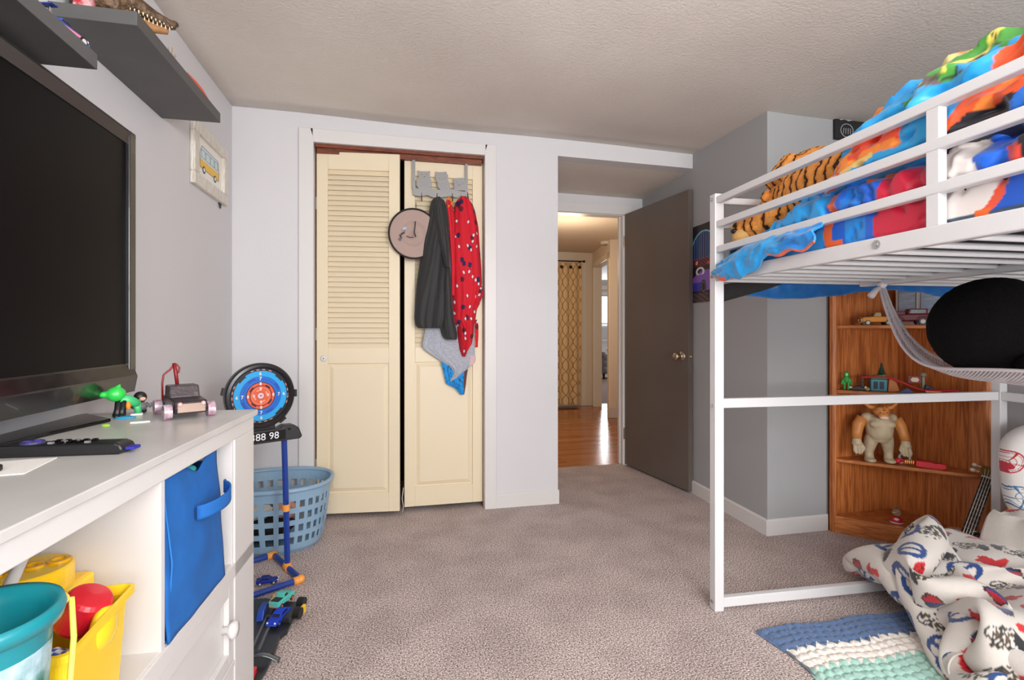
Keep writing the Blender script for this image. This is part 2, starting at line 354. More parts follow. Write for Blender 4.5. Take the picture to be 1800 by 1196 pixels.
b=MB(); seg(b,0,.14,-.05,2.3); seg(b,L-.09,L,-.05,2.3); seg(b,.14,L-.09,2.0,2.3); b.box(2.6,3.2,5.9,6.0,-.05,2.3)
b.box(3.0,3.1,YA+.1,5.9,-.05,2.3)
o=b.build('wall_hall_right',hallw); struct(o,'cream hallway wall with the doorway into the bright far room','wall')
b=MB(); 
for a,c in ((.06,.14),(L-.09,L-.005)):
    p=P0+dv*a;q=P0+dv*c; b.prism([tuple(p),tuple(q),tuple(q-nv*.015),tuple(p-nv*.015)],0,2.07,'z')
p=P0+dv*.06;q=P0+dv*(L-.005); b.prism([tuple(p),tuple(q),tuple(q-nv*.015),tuple(p-nv*.015)],2.0,2.07,'z')
b.box(2.60,2.68,6.965,6.98,0,2.1)
o=b.build('trim_4',M('hall_trim',(236,226,208),rough=.4)); struct(o,'cream door casing at the far end of the hallway','door casing')
o=MB().box(2.575,3.0,5.886,5.9,0,.13).build('baseboard_hall',whitem); struct(o,'white baseboard at the hallway corner','baseboard')
o=MB().box(2.6,8,6.0,12.6,-.06,-.001).build('floor_far',M('far_carpet',(150,128,116),rough=.95,var=(40,.3))); bpy.data.objects['floor_far'].location.z=-.004; struct(o,'grey brown carpet of the room beyond the hallway','carpet floor')
farw=M('far_wall',(214,212,212),rough=.8)
o=MB().box(2.6,4.98,12.5,12.6,-.05,2.6).box(4.98,5.75,12.5,12.6,-.05,.84).box(4.98,5.75,12.5,12.6,2.1,2.6).box(5.75,8,12.5,12.6,-.05,2.6).box(7.9,8,6,12.5,-.05,2.6).box(2.75,7.9,5.95,6.0,-.05,2.6).box(2.6,2.75,7.1,12.5,-.05,2.6).build('wall_far',farw); struct(o,'white walls of the far room with the bright window','wall')
o=MB().box(2.6,8,5.95,12.6,2.42,2.5).build('ceiling_far',farw); struct(o,'white ceiling of the room beyond the hallway','ceiling')
o=MB().box(2.75,7.9,12.485,12.5,0,.12).build('baseboard_far',whitem); struct(o,'white baseboard under the far window','baseboard')
t=thing('window_3','bright daylight window in the room beyond the hallway','window',(5.365,12.5,.84),kind='structure')
MB().box(-.45,-.385,-.02,.02,-.06,1.3).box(.385,.45,-.02,.02,-.06,1.3).box(-.385,.385,-.02,.03,1.22,1.3).box(-.45,.45,-.04,.03,-.06,0).box(-.385,.385,.01,.05,.42,.47).box(-.385,-.34,.01,.05,0,1.25).box(.34,.385,.01,.05,0,1.25).build('window_frame',whitem,t)
MB().box(-.34,.34,.03,.034,.0,1.22).build('pane',M('day_pane',(240,245,255),emit=(235,242,255,2.2)),t)
t=thing('air_conditioner','white window air conditioner under the bright far sash','air conditioner',(5.36,12.5,.845))
MB().box(-.27,.27,-.16,.1,0,.4).build('body',whitem,t,bevel=.01)
b=MB(); [b.box(-.24,.1,-.165,-.16,.03+i*.03,.045+i*.03) for i in range(11)]; b.build('grille',M('ac_grey',(150,150,152)),t)
MB().box(.13,.25,-.165,-.16,.05,.35).build('control_panel',M('ac_grey2',(190,190,190)),t)
X,Z=UV(40,20); o=MB().grid(-.45+X*.9,12.45-.02*np.sin(Z*14)+0*X,2.0+Z*.36).build('window_shade',M('shade_grey',(170,160,152),rough=.9),solid=.006); o.location.x=5.365; tag(o,'grey folded fabric shade over the bright far window','shade')
t=thing('bench','grey tufted upholstered bench on dark feet beyond the hallway','bench',(4.95,11.0,0))
gf=M('bench_grey',(118,114,114),rough=.9,bump=(60,.2,.003))
b=MB().box(-.45,.45,-.3,.3,.12,.56); o=b.build('seat',gf,t,bevel=.04)
X,Z=UV(60,40); Y=-.31-.025*np.abs(np.sin(X*PI*6+0*Z))*np.abs(np.sin(Z*PI*3)); MB().grid(-.44+.88*X,Y,.14+.42*Z).build('tufted_front',gf,t,smooth=True,solid=.01)
MB().tube([(-.42,-.3,.56),(-.42,.3,.56)],.055,14).build('arm',gf,t,smooth=True)
for sx in (-.4,.4):
    for sy in (-.25,.25): MB().lathe([(.022,0),(.032,.12)],12,Tm((sx,sy,0))).build('leg',dark,t)
o=MB().ell((0,0,.09),(.24,.2,.09)).build('pillow',whitem,smooth=True); o.location=(4.98,11.05,.565); tag(o,'white pillow on the grey tufted bench','pillow')
# curtain
t=thing('curtain','yellow trellis patterned grommet curtain hanging in the hallway','curtain',(2.1,6.9,0))
n,mv=240,420; U,V=UV(n,mv); x=-.42+.905*U; ph=U*2*PI*6.5
amp=.028*(1-.35*V)*(1+.3*np.sin(U*9)); Yc=amp*np.sin(ph+.6*np.sin(V*2.2))+.006*pn(U*8,V*3,1.); z=.035+2.03*V+.0*U
xs=x+.012*np.cos(ph)*(1-V*.4)-(0.03*(1-V)*(U>.9)*(U-.9)*4)
arc=U*1.35; k=.115; a=arc/k; c=z/.17
d=np.minimum(np.abs(((a+.5*np.sin(c*2*PI*.5)*.98)%1)-.5),np.abs(((a-.5*np.sin(c*2*PI*.5)*.98)%1)-.5))
col=np.zeros(U.shape+(3,))+A3((226,196,146)); col=lay(col,1-sstep(.035,.065,d),(140,92,44)); 
MB().grid(xs,Yc,z,col=col).build('fabric',MC('curtain_cloth',.85),t,smooth=True)
for i in range(7):
    u=(i+.5)/6.5*.97; MB().lathe([(.017,-.003),(.024,0),(.017,.003)],16,Tm((-.42+.905*u-.02,-.03,2.0),rx=PI/2)).build('grommet',M('bronze',(58,40,28),rough=.4,metal=.7),t)
t=thing('curtain_rod','thin dark curtain rod with end finial above the hallway curtain','curtain rod',(2.1,6.9,2.09))
MB().tube([(-.6,-.0,0),(.5,-.0,0)],.008).build('rod',M('bronze'),t); MB().ell((.515,0,0),.018).build('finial',M('bronze'),t); MB().box(.46,.475,0,.085,-.01,.01).build('bracket',M('bronze'),t)
t=thing('smoke_detector','round white smoke detector on the hallway ceiling','smoke detector',(2.60,6.07,2.23))
MB().lathe([(0,-.04),(.05,-.04),(.068,-.025),(.072,0)],28).build('body',M('detector_white',(232,222,206)),t,smooth=False); MB().lathe([(.052,-.042),(.056,-.036)],28).build('vent_ring',M('ac_grey'),t)
t=thing('floor_register','brown metal floor vent below the hallway curtain','vent',(2.28,6.72,-.002))
b=MB().box(-.17,.17,-.05,.05,0,.004); b.build('plate',M('register_brown',(84,60,42),rough=.4),t)
b=MB(); [b.box(-.15+i*.02,-.14+i*.02,-.035,.035,.004,.0055) for i in range(15)]; b.build('slots',dark,t)
# ================================================================ LEFT SIDE
DC=Vector((-.414,1.602)); DRZ=-math.radians(2.49)
def DL(lx,ly,lz=0):  # dresser frame -> room
    c,s=math.cos(DRZ),math.sin(DRZ); return Vector((DC.x+lx*c-ly*s,DC.y+lx*s+ly*c,lz))
t=thing('dresser','white dresser with open cubbies over drawers along the left wall','dresser',(DC.x,DC.y,0),DRZ)
dw=M('dresser_white',(210,208,207),rough=.35,bump=(25,.04,.002))
L=1.30; D=.415
MB().box(-D,.012,-L-.01,.012,.836,.852).build('top',M('dresser_top',(200,198,196),rough=.3,var=(6,.12)),t,bevel=.002)
b=MB(); b.box(-D,-.001,-.016,0,0,.836).box(-D,-.001,-L,-L+.016,0,.836).box(-D,-D+.006,-L,0,.02,.836)
b.box(-D,0,-.525,-.51,.472,.836).box(-D,0,-.16,-.145,.472,.836).box(-D,-.002,-L,0,.458,.476).box(-.05,-.001,-.15,0,.03,.836)
b.build('carcass',dw,t,bevel=.001)
b=MB().box(-.018,.004,-L,0,.797,.836).box(-.018,.004,-.15,0,.03,.797).box(-.018,.004,-L,-L+.05,.03,.797).box(-.018,.004,-L,0,.436,.474).box(-.018,.004,-L,0,.0,.035).box(-.018,.004,-.7,-.66,.03,.44)
b.box(-.018,.003,-L,0,.206,.222)
b.build('face_frame',dw,t,bevel=.002)
def drawer(y0,y1,z0,z1,ky):
    b=MB().box(-.3,-.012,y0+.004,y1-.004,z0+.004,z1-.004)
    for q in ((y0+.003,y0+.036,z0+.003,z1-.003),(y1-.036,y1-.003,z0+.003,z1-.003),(y0+.036,y1-.036,z0+.003,z0+.034),(y0+.036,y1-.036,z1-.034,z1-.003)): b.box(-.012,.001,*q)
    d=b.build('drawer',dw,t,bevel=.0015)
    for k in ky: MB().lathe([(0,0),(.011,0),(.009,.012),(.018,.018),(.022,.026),(.019,.034),(0,.037)],24,Tm((-.012,k,(z0+z1)/2-.008),ry=PI/2)).build('knob',dw,d,smooth=True)
drawer(-.66,-.15,.222,.436,(-.19,-.62)); drawer(-.66,-.15,.035,.206,(-.19,-.62)); drawer(-1.25,-.70,.222,.436,(-.9,)); drawer(-1.25,-.70,.035,.206,(-.9,))
# fabric bin
t=thing('fabric_bin','bright blue fabric storage bin with a strap handle in the dresser cubby','storage bin',DL(0,-.365,.477),DRZ)
bl=M('bin_blue',(20,98,176),rough=.85,bump=(260,.35,.001),var=(14,.16))
n=26; U,V=UV(n,n); y=-.142+.284*U; z=.318*V
bx=.004+.012*np.sin(U*PI)*np.sin(V*PI)+.004*pn(U*4,V*4,2.)
top=-.03*np.exp(-((U-.62)/.16)**2)*V**6
MB().grid(bx-.02*(V),y,z+top).build('front_panel',bl,t,smooth=True,solid=.004)
MB().box(-.36,-.352,-.142,.142,0,.295).box(-.352,-.02,-.142,-.137,0,.292).box(-.352,-.02,.137,.142,0,.285).box(-.352,0,-.137,.137,0,.005).build('sides',bl,t)
U,V=UV(24,6); y=.045+.08*(U-.5)*2; x=.012+.034*np.sin(np.clip(U*1.06,0,1)*PI)**.6; MB().grid(x,y,.215+.03*(V-.5)+.012*U).build('handle',bl,t,smooth=True,solid=.004)
MB().tube([(-.004,-.125,.005),(.004,-.126,.15),(-.012,-.125,.29)],.0015,6).build('seam',M('bin_seam',(40,120,200),rough=.9),t)
o=MB().ell((0,0,0),(.05,.08,.035)).build('dark_toy',blackp,smooth=True); o.location=DL(-.14,-.30,.755); o.rotation_euler=(0,.2,.3); tag(o,'black toy lump peeking over the rim of the blue bin','toy')
o=MB().ell((0,0,0),(.02,.03,.012)).build('teal_toy',M('teal_toy',(60,190,190)),smooth=True); o.location=DL(-.045,-.315,.762); tag(o,'small teal toy on top of the blue bin contents','toy')
# yellow brick box, with its raised lettering
yel=M('toy_yellow',(246,200,30),rough=.3,coat=.3)
t=thing('brick_storage_box','yellow brick shaped storage box with a round stud lid','storage box',DL(-.205,-.660,.477),DRZ)
MB().box(-.09,.1,-.13,.13,0,.166).build('body',yel,t,bevel=.008)
s=MB().lathe([(0,.036),(.055,.036),(.058,.033),(.058,0)],40,Tm((.035,.068,.166))).build('stud',yel,t)
text('LEGO',.042,Tm((.035,.068,.2035),rz=.55),M('stud_letters',(226,170,16),rough=.3),'raised_letters',s,.0022,.0012)
# yellow tub with flared lip, open top
t=thing('yellow_tub','yellow open plastic tub with a flared lip standing in the cubby','tub',DL(-.050,-.702,.477),DRZ+.10)
def rbox(hx,hy,r,z,n=6):
    out=[]
    for cx,cy,a0 in ((hx-r,hy-r,0),(-hx+r,hy-r,PI/2),(-hx+r,-hy+r,PI),(hx-r,-hy+r,1.5*PI)):
        for i in range(n): a=a0+PI/2*i/(n-1); out.append((cx+r*math.cos(a),cy+r*math.sin(a),z))
    return out
def rings(b,rs,cap0=True):
    n=len(rs[0]); vs=[p for r in rs for p in r]; fs=[]
    for i in range(len(rs)-1):
        for k in range(n): fs.append((i*n+k,i*n+(k+1)%n,(i+1)*n+(k+1)%n,(i+1)*n+k))
    if cap0: fs.append(tuple(range(n-1,-1,-1)))
    return b.add(vs,fs)
b=MB(); rings(b,[rbox(.038,.084,.012,0),rbox(.045,.095,.012,.15),rbox(.054,.106,.014,.152),rbox(.054,.106,.014,.163),rbox(.049,.101,.012,.164),rbox(.043,.093,.012,.15),rbox(.036,.082,.012,.004)]); b.add(rbox(.036,.082,.012,.0045),[tuple(range(24))])
yelt=M('tub_yellow',(244,206,36),rough=.25,trans=.0)
b.build('body',yelt,t)
MB().ell((.040,.02,.135),(.014,.034,.034)).build('front_bulge',yelt,t,smooth=True)
o=MB().lathe([(0,0),(.029,0),(.032,.008),(.032,.05),(.028,.056),(0,.058)],28).build('red_lid_jar',M('toy_red',(206,26,44),rough=.3,coat=.3),smooth=False,bevel=.002); o.location=DL(-.058,-.668,.612); o.rotation_euler=(0,.5,-.2); tag(o,'red round plastic lid jar leaning in the yellow tub','toy jar')
t=thing('woven_pouch','blue and white checked woven pouch inside the yellow tub','pouch',DL(-.055,-.745,.55),DRZ+.12)
U,V=UV(60,50); x=-.034+.068*U; y=-.045+.09*V; h=.035*np.sin(U*PI)**.5*np.sin(V*PI)**.5
chk=(np.sin(U*PI*9)*np.sin(V*PI*7)); col=lay(np.zeros(U.shape+(3,))+A3((40,80,160)),sstep(-.1,.1,chk)*.9,(220,228,240))
MB().grid(x,y,.03+h+.002*chk,col=col).build('top',MC('pouch_cloth',.8),t,smooth=True); MB().box(-.034,.034,-.045,.045,0,.032).build('base',M('pouch_navy',(40,54,96)),t,bevel=.006)
# teal pail
teal=M('teal_plastic',(16,128,140),rough=.35,coat=.2)
t=thing('toy_pail','teal toy pail with a yellow handle at the front of the cubby','pail',DL(-.029,-.89,.478),DRZ)
MB().lathe([(0,0),(.052,0),(.068,.245),(.069,.25),(.078,.25),(.081,.262),(.078,.271),(.070,.268),(.065,.25),(.05,.006),(0,.006)],48).build('body',teal,t,smooth=True)
MB().lathe([(.0575,.08),(.0585,.08),(.0675,.225),(.0665,.225)],40,cap=False).build('printed_band',M('pail_band',(190,214,230),rough=.4,var=(26,.5,(20,110,90))),t)
MB().tube([(.05,.058,.252),(.058,.068,.25),(.063,.064,.2),(.07,.04,.11),(.076,.0,.03)],.0035,8).ell((.052,.058,.254),(.009,.008,.008)).build('handle',M('handle_yellow',(236,214,90),rough=.4),t,smooth=True)
o=MB().tube([(0,0,0),(-.035,.12,.05),(-.075,.25,.11)],[.010,.008,.006],12).build('white_wand',whitem,smooth=True); o.location=DL(-.05,-.88,.672); o.rotation_euler=(0,0,DRZ); tag(o,'tapered white plastic tube standing in the teal pail','tube')
# ---------------------------------------------------------------- things on the dresser top
TZ=.852
t=thing('television','large black flat screen television on the dresser','television',(-.75,1.70,TZ))
z0,z1,y0,y1=.052,.812,-1.255,0.0
bez=M('tv_bezel',(36,35,36),rough=.22,coat=.3)
b=MB()
fw=.042; zs0=.135
b.prism([(-.055,z0+.03),(-.05,z1),(-.012,z1),(-.004,z1-.012),(-.012,z1-fw),(-.02,z1-fw)],y0,y1,'y')
b.build('top_bezel',M('tv_bezel_sheen',(74,70,68),rough=.28,metal=.5),t)
b=MB()
for q0,q1 in ((y1-.036,y1),(y0,y0+.036)): MB().box(-.05,-.004,q0,q1,zs0-.02,z1-.004).build('side_bezel',bez,t,bevel=.003)
MB().prism([(-.05,z0),(-.008,z0),(-.0,z0+.045),(-.004,z0+.055),(-.012,zs0),(-.05,zs0)],y0,y1,'y').build('bottom_bezel',bez,t)
MB().prism([(-.003,z0+.052),(-.0105,zs0-.004),(-.009,zs0-.004),(-.0012,z0+.05)],y0+.003,y1-.003,'y').build('gloss_strip',M('tv_strip',(58,54,54),rough=.15,metal=.6,var=(30,.5)),t)
MB().box(-.05,-.014,y0+.03,y1-.03,zs0-.003,z1-fw+.002).build('screen',M('tv_screen',(4,4,5),rough=.35,spec=.1),t)
MB().box(-.075,-.05,y0+.12,y1-.12,.2,.7).build('rear_housing',blackp,t,bevel=.01)
MB().box(-.06,-.03,-.72,-.5,.006,.2).build('neck',blackp,t,bevel=.004)
bp=[(-.706,1.466),(-.742,1.30),(-.757,1.15),(-.757,.95),(-.79,.77),(-.83,.75),(-.825,1.55),(-.815,1.575)]
MB().prism([(x+.75,y-1.70) for x,y in bp],.0005,.009,'z').build('stand_base',blackg,t,bevel=.002)
t=thing('remote_control','black remote control with purple buttons on the dresser','remote control',(-.6,1.10,TZ),-.06)
MB().prism([(-.105,.0),(.095,.0),(.105,.008),(.1,.018),(.09,.022),(-.1,.022),(-.105,.016)],-.022,.022,'y').build('body',blackp,t,bevel=.004)
pur=M('remote_purple',(84,76,190),rough=.5)
MB().box(-.072,-.042,-.004,.004,.022,.0265).box(-.061,-.053,-.013,.013,.022,.0265).build('direction_pad',pur,t,bevel=.001)
MB().lathe([(0,.026),(.017,.026),(.019,.022)],20,Tm((-.057,0,0))).build('pad_ring',M('pad_dark',(50,48,90)),t)
for i,(x,y,c) in enumerate([(x,y,0) for x in (-.02,-.005,.01,.025,.04) for y in (-.011,0,.011)]): 
    MB().box(x-.004,x+.004,y-.003,y+.003,.022,.0255).build('button',M('button_grey',(120,120,124)) if i%4==0 else blackg,t)
MB().box(.1,.118,-.012,.012,.006,.012).build('strap_tab',M('tab_blue',(40,40,150),rough=.8),t,bevel=.002)
o=MB().box(-.1,.07,-.05,.06,0,.0012).build('paper_sheet',M('paper',(238,236,232),rough=.9)); o.location=(-.66,1.0,TZ); o.rotation_euler=(0,0,.15); tag(o,'white paper sheet lying under the remote control','paper')
t=thing('media_box','small black media box at the near end of the dresser','media box',(-.66,.955,TZ+.0015),.1); MB().box(-.05,.035,-.05,.03,0,.011).build('body',blackp,t,bevel=.003)
MB().box(.035,.0358,-.03,-.01,.003,.008).build('port',blackg,t)
for q,(x,y,c,lab,s) in enumerate(((-.775,1.47,(40,160,205),'flattened light blue putty blob beside the television stand',.016),(-.685,1.40,(150,200,60),'tiny lime green scrap beside the television stand',.006))):
    o=MB().ell((0,0,.002),(s*1.6,s,.004)).build('putty' if q==0 else 'scrap',M('putty%d'%q,c,rough=.7),smooth=True); o.location=(x if q else -.70,y if q else 1.52,TZ); tag(o,lab,'putty' if q==0 else 'scrap')
o=MB().box(-.02,.02,-.004,.004,0,.003).build('tape_strip',M('tape',(245,244,240),rough=.9)); o.location=(-.63,1.44,TZ); o.rotation_euler=(0,0,.35); tag(o,'short white strip near the foot of the green toy','strip')
# craft vehicle
t=thing('craft_vehicle','dark crafted toy vehicle with clear wheels and red hook at dresser corner','toy vehicle',(-.568,1.540,TZ),math.atan2(-.148,.089))
bd=M('craft_dark',(72,62,66),rough=.3,metal=.4,bump=(70,.6,.003),var=(30,.5)); gl=M('clear_wheel',(200,186,200),rough=.1,spec=.8,var=(60,.35,(150,100,120)))
MB().prism([(-.095,.016),(.08,.014),(.088,.03),(.08,.048),(.03,.052),(-.03,.054),(-.095,.05)],-.037,.037,'y').build('body',bd,t,bevel=.004)
MB().prism([(-.055,.05),(.02,.05),(.004,.082),(-.048,.082)],-.036,.034,'y').build('cabin',M('craft_cabin',(78,70,74),rough=.35,metal=.3,bump=(60,.8,.004)),t,bevel=.004)
for x in (-.075,.06):
    MB().tube([(x,-.045,.02),(x,.045,.02)],.004,8).build('axle',bd,t)
    for y in (-.049,.049): MB().tube([(x,y-.009,.02),(x,y+.009,.02)],.0195,20).build('wheel',gl,t)
MB().box(.081,.089,-.032,.032,.018,.042).build('front_plate',M('craft_tan',(150,128,116),rough=.35,metal=.5),t,bevel=.002)
for y in (-.026,.026): MB().ell((.088,y,.04),.006).build('headlamp',M('lamp_pink',(220,170,170),rough=.3),t,smooth=True)
rd=M('hook_red',(130,24,30),rough=.4)
MB().tube([(-.06,-.040,.04),(-.062,-.040,.085),(-.062,-.037,.108),(-.062,-.029,.116),(-.062,-.022,.122),(-.062,-.014,.134),(-.062,-.006,.136),(-.062,.0,.126),(-.062,-.002,.114),(-.062,-.008,.108)],.0026,8).build('hook_arm',rd,t,smooth=True)
MB().tube([(-.055,-.006,.075),(-.058,-.009,.11),(-.06,-.013,.140)],.0048,8).build('hook_post',rd,t,smooth=True)
# two little figures
gr=M('toy_green',(50,200,80),rough=.3,coat=.3)
t=thing('green_toy_figure','bright green big headed toy figure with black legs near the television','toy figure',(-.72,1.552,TZ),.4)
MB().ell((-.014,-.012,.062),(.022,.02,.02)).ell((-.036,-.012,.062),(.014,.01,.009)).tube([(-.01,-.014,.08),(-.004,-.012,.088)],[.006,.002],8).build('head',gr,t,smooth=True,remesh=.0025)
MB().tube([(-.006,-.01,.05),(.014,0,.042),(.034,.006,.03)],[.013,.014,.01],12).tube([(.03,.006,.032),(.034,.008,.004)],[.009,.008],10).build('body',M('toy_mint',(70,190,120),rough=.35),t,smooth=True)
MB().tube([(-.008,-.012,.046),(-.01,-.016,.02),(-.012,-.024,.006)],[.008,.008,.01],10).tube([(.002,-.012,.044),(.0,-.016,.02),(-.002,-.024,.006)],[.008,.008,.01],10).ell((-.012,-.026,.006),(.009,.014,.006)).ell((-.002,-.027,.006),(.009,.014,.006)).build('legs',blackp,t,smooth=True)
MB().ell((.012,-.014,.03),(.006,.006,.011)).build('orange_arm',M('toy_orange',(240,140,40)),t,smooth=True); MB().box(.016,.044,-.008,.018,0,.006).build('white_foot',whitem,t,bevel=.002)
t=thing('dark_toy_figure','small black and grey toy figure standing behind the green one','toy figure',(-.705,1.612,TZ),.5)
MB().ell((0,0,.044),(.016,.014,.016)).build('head',blackp,t,smooth=True); MB().ell((.004,-.011,.04),(.008,.005,.006)).build('face',M('toy_skin',(220,170,140)),t,smooth=True)
MB().tube([(0,0,.008),(0,0,.018),(0,0,.03)],[.014,.017,.01],14).tube([(.012,-.002,.026),(.022,-.008,.018),(.027,-.01,.026)],.005,8).tube([(-.012,-.002,.026),(-.02,-.006,.016)],.005,8).build('body',M('toy_grey',(120,120,124),rough=.4),t,smooth=True)
MB().ell((-.007,-.003,.006),(.007,.011,.006)).ell((.008,-.003,.006),(.007,.011,.006)).build('boots',blackp,t,smooth=True)
# ---------------------------------------------------------------- floating shelves and what lies on them
sg=M('shelf_grey',(86,86,86),rough=.5,bump=(40,.08,.002),var=(5,.15))
o=MB().box(XL,-.684,1.547,2.20,1.902,1.940).build('floating_shelf',sg,bevel=.0015); tag(o,'long dark grey floating shelf nearest the closet, the upper one','shelf',"dark grey floating shelves")
o=MB().box(XL,-.684,.715,1.364,1.69,1.726).build('floating_shelf',sg,bevel=.0015); tag(o,'dark grey floating shelf just above the television top, the lower one','shelf',"dark grey floating shelves")
t=thing('crocodile_head','brown crocodile head with bared teeth overhanging the upper shelf end','crocodile head',(-.745,1.60,1.94),.62); t.scale=(.75,.75,.75)
cr=M('croc_skin',(112,84,56),rough=.4,bump=(70,1,.006),var=(30,.5,(62,44,30)))
b=MB().ell((-.03,0,.045),(.05,.045,.045)).tube([(0,0,.07),(.05,0,.072),(.1,0,.058),(.15,0,.05),(.17,0,.052)],[.042,.034,.024,.02,.014],14)
for y in (-.025,.025): b.ell((.0,y,.098),(.02,.012,.016))
b.ell((.165,0,.06),(.018,.017,.012)); b.build('upper_jaw',cr,t,smooth=True,remesh=.005)
MB().tube([(-.03,0,.03),(.04,0,.014),(.1,0,.014),(.145,0,.022)],[.032,.024,.018,.012],12).build('lower_jaw',M('croc_jaw',(150,108,66),rough=.45,bump=(60,.7,.004)),t,smooth=True,remesh=.005)
b=MB()
for i in range(11):
    x=.02+i*.0135; r=.022-(i*.0007)
    for sy in (-1,1):
        b.tube([(x,sy*r*(1.15-.03*i),.05-.001*i),(x+.001,sy*r*(1.15-.03*i),.036)],[.003,.0006],6)
        if i<10: b.tube([(x+.006,sy*r*.85,.022),(x+.006,sy*r*.85,.037)],[.0028,.0006],6)
b.build('teeth',M('tooth',(236,222,190),rough=.4),t)
t=thing('dark_toy_box','black and red printed box on the upper shelf behind the crocodile head','box',(-.81,1.645,1.94),.1)
MB().box(-.06,.06,-.05,.1,0,.12).build('box',M('box_black',(26,20,20),rough=.5),t,bevel=.003); MB().box(-.05,.0,-.0515,-.05,.02,.1).box(.0,.045,-.0515,-.05,.03,.06).build('red_print',M('box_red',(176,34,48),rough=.5,var=(40,.6,(230,200,200))),t)
o=MB().prism([(-.1,0),(.11,0),(.11,.006),(.08,.012),(.04,.02),(-.02,.02),(-.1,.012)],-.018,.018,'x').build('orange_track',M('track_orange',(226,84,48),rough=.4),bevel=.003); o.location=(-.708,2.0,1.94); tag(o,'flat orange toy piece lying along the upper shelf edge','toy')
t=thing('dried_sprig','tiny dried straw sprig on the upper shelf edge','sprig',(-.7,1.80,1.94)); b=MB()
for i in range(7):
    a=i*.9; b.tube([(0,0,0),(.012*math.cos(a),.02*math.sin(a),.02+.002*i)],.0009,5)
b.build('stems',M('straw',(170,130,70),rough=.8),t)
def toy_car(name,label,cat,loc,rz,Ln,col,col2,style='sedan',tilt=0,group=None,tyres=blackp):
    t=thing(name,label,cat,loc,rz,group); s=Ln
    mt=M('carpaint_%d_%d_%d'%col,col,rough=.45,spec=.3); m2=M('cartrim_%d_%d_%d'%col2,col2,rough=.45)
    w=.21*s; R=.085*s; gz=.06*s
    if style=='race':
        body=[(-.5,.1),(.5,.06),(.5,.11),(.3,.2),(-.1,.24),(-.5,.26)]; cab=[(-.28,.22),(.12,.2),(-.02,.33),(-.2,.34)]
    elif style=='pickup':
        body=[(-.5,.11),(.49,.11),(.5,.22),(.46,.29),(.14,.31),(.1,.31),(-.5,.31)]; cab=[(-.12,.3),(.14,.3),(.07,.46),(-.1,.46)]
    elif style=='vintage':
        body=[(-.5,.14),(.5,.12),(.49,.3),(.12,.33),(-.5,.34)]; cab=[(-.44,.33),(.06,.33),(.02,.5),(-.46,.5)]
    else:
        body=[(-.5,.1),(.5,.09),(.5,.17),(.42,.22),(.15,.25),(-.5,.26)]; cab=[(-.34,.24),(.2,.24),(.06,.37),(-.26,.37)]
    bd=MB().prism([(a*s,c*s) for a,c in body],-w,w,'y').build('body',mt,t,bevel=.03*s)
    MB().prism([(a*s,c*s) for a,c in cab],-w*.82,w*.82,'y').build('cabin',mt,t,bevel=.025*s)
    q=MB(); ca=[(a*s,c*s) for a,c in cab]; cx=sum(p[0] for p in ca)/4; cz=sum(p[1] for p in ca)/4
    q.prism([(cx+(a-cx)*.78,cz+(c-cz)*.62) for a,c in ca],-w*.835,w*.835,'y'); q.build('windows',M('car_glass',(28,34,44),rough=.3),t)
    b=MB(); f=cab[1:3]; b.hexa([((f[0][0]-.01)*s,-w*.66,(f[0][1]+.02)*s),((f[0][0]+.004)*s,-w*.66,(f[0][1]+.02)*s),((f[0][0]+.004)*s,w*.66,(f[0][1]+.02)*s),((f[0][0]-.01)*s,w*.66,(f[0][1]+.02)*s)],[((f[1][0]-.0)*s,-w*.6,(f[1][1]-.025)*s),((f[1][0]+.014)*s,-w*.6,(f[1][1]-.025)*s),((f[1][0]+.014)*s,w*.6,(f[1][1]-.025)*s),((f[1][0]-.0)*s,w*.6,(f[1][1]-.025)*s)]); b.build('windscreen',M('car_glass'),t)
    rw=R*(1.25 if style in('vintage','race') else 1.08)
    for x in (-.31,.32):
        for y in (-1,1):
            wh=MB().tube([(x*s,y*w*.78,rw),(x*s,y*w*1.06,rw)],rw,18).build('wheel',tyres,t,bevel=.01*s)
            MB().tube([(x*s,y*w*1.05,rw),(x*s,y*w*1.085,rw)],rw*.58,14).build('hub',m2,wh)
    MB().box(.49*s,.515*s,-w*.9,w*.9,.09*s,.13*s).box(-.515*s,-.49*s,-w*.9,w*.9,.1*s,.14*s).build('bumper',m2,t,bevel=.006*s)
    b=MB()
    for y in (-1,1): b.ell((.49*s,y*w*.68,.185*s if style!='vintage' else .25*s),.035*s)
    b.build('headlights',M('car_lamp',(240,236,214),rough=.15),t,smooth=True)
    if style=='race':
        MB().box(-.52*s,-.36*s,-w*1.1,w*1.1,.44*s,.465*s).build('rear_wing',M('wing_navy',(30,56,130),rough=.3,coat=.4),t,bevel=.004*s)
        MB().box(-.46*s,-.42*s,-w*.7,-w*.6,.24*s,.44*s).box(-.46*s,-.42*s,w*.6,w*.7,.24*s,.44*s).build('wing_struts',chrome,t)
        MB().box(-.42*s,-.3*s,-w*.3,w*.3,.24*s,.38*s).build('engine',chrome,t,bevel=.01*s)
        MB().box(-.3*s,.3*s,-w*1.012,-w,.13*s,.19*s).box(-.3*s,.3*s,w,w*1.012,.13*s,.19*s).build('side_stripe',M('stripe_pink',(220,130,160)),t)
    if style=='vintage':
        MB().box(.1*s,.46*s,-w*.6,w*.6,.3*s,.42*s).build('bonnet',mt,t,bevel=.02*s); MB().box(.455*s,.49*s,-w*.5,w*.5,.2*s,.42*s).build('grille',chrome,t,bevel=.006*s)
        for x in (-.31,.32):
            for y in (-1,1): MB().tube([((x+.16*math.cos(a))*s,y*w*.92,rw+.15*s*math.sin(a)) for a in np.linspace(.1,PI-.1,9)],.03*s,8).build('fender',mt,t,smooth=True)
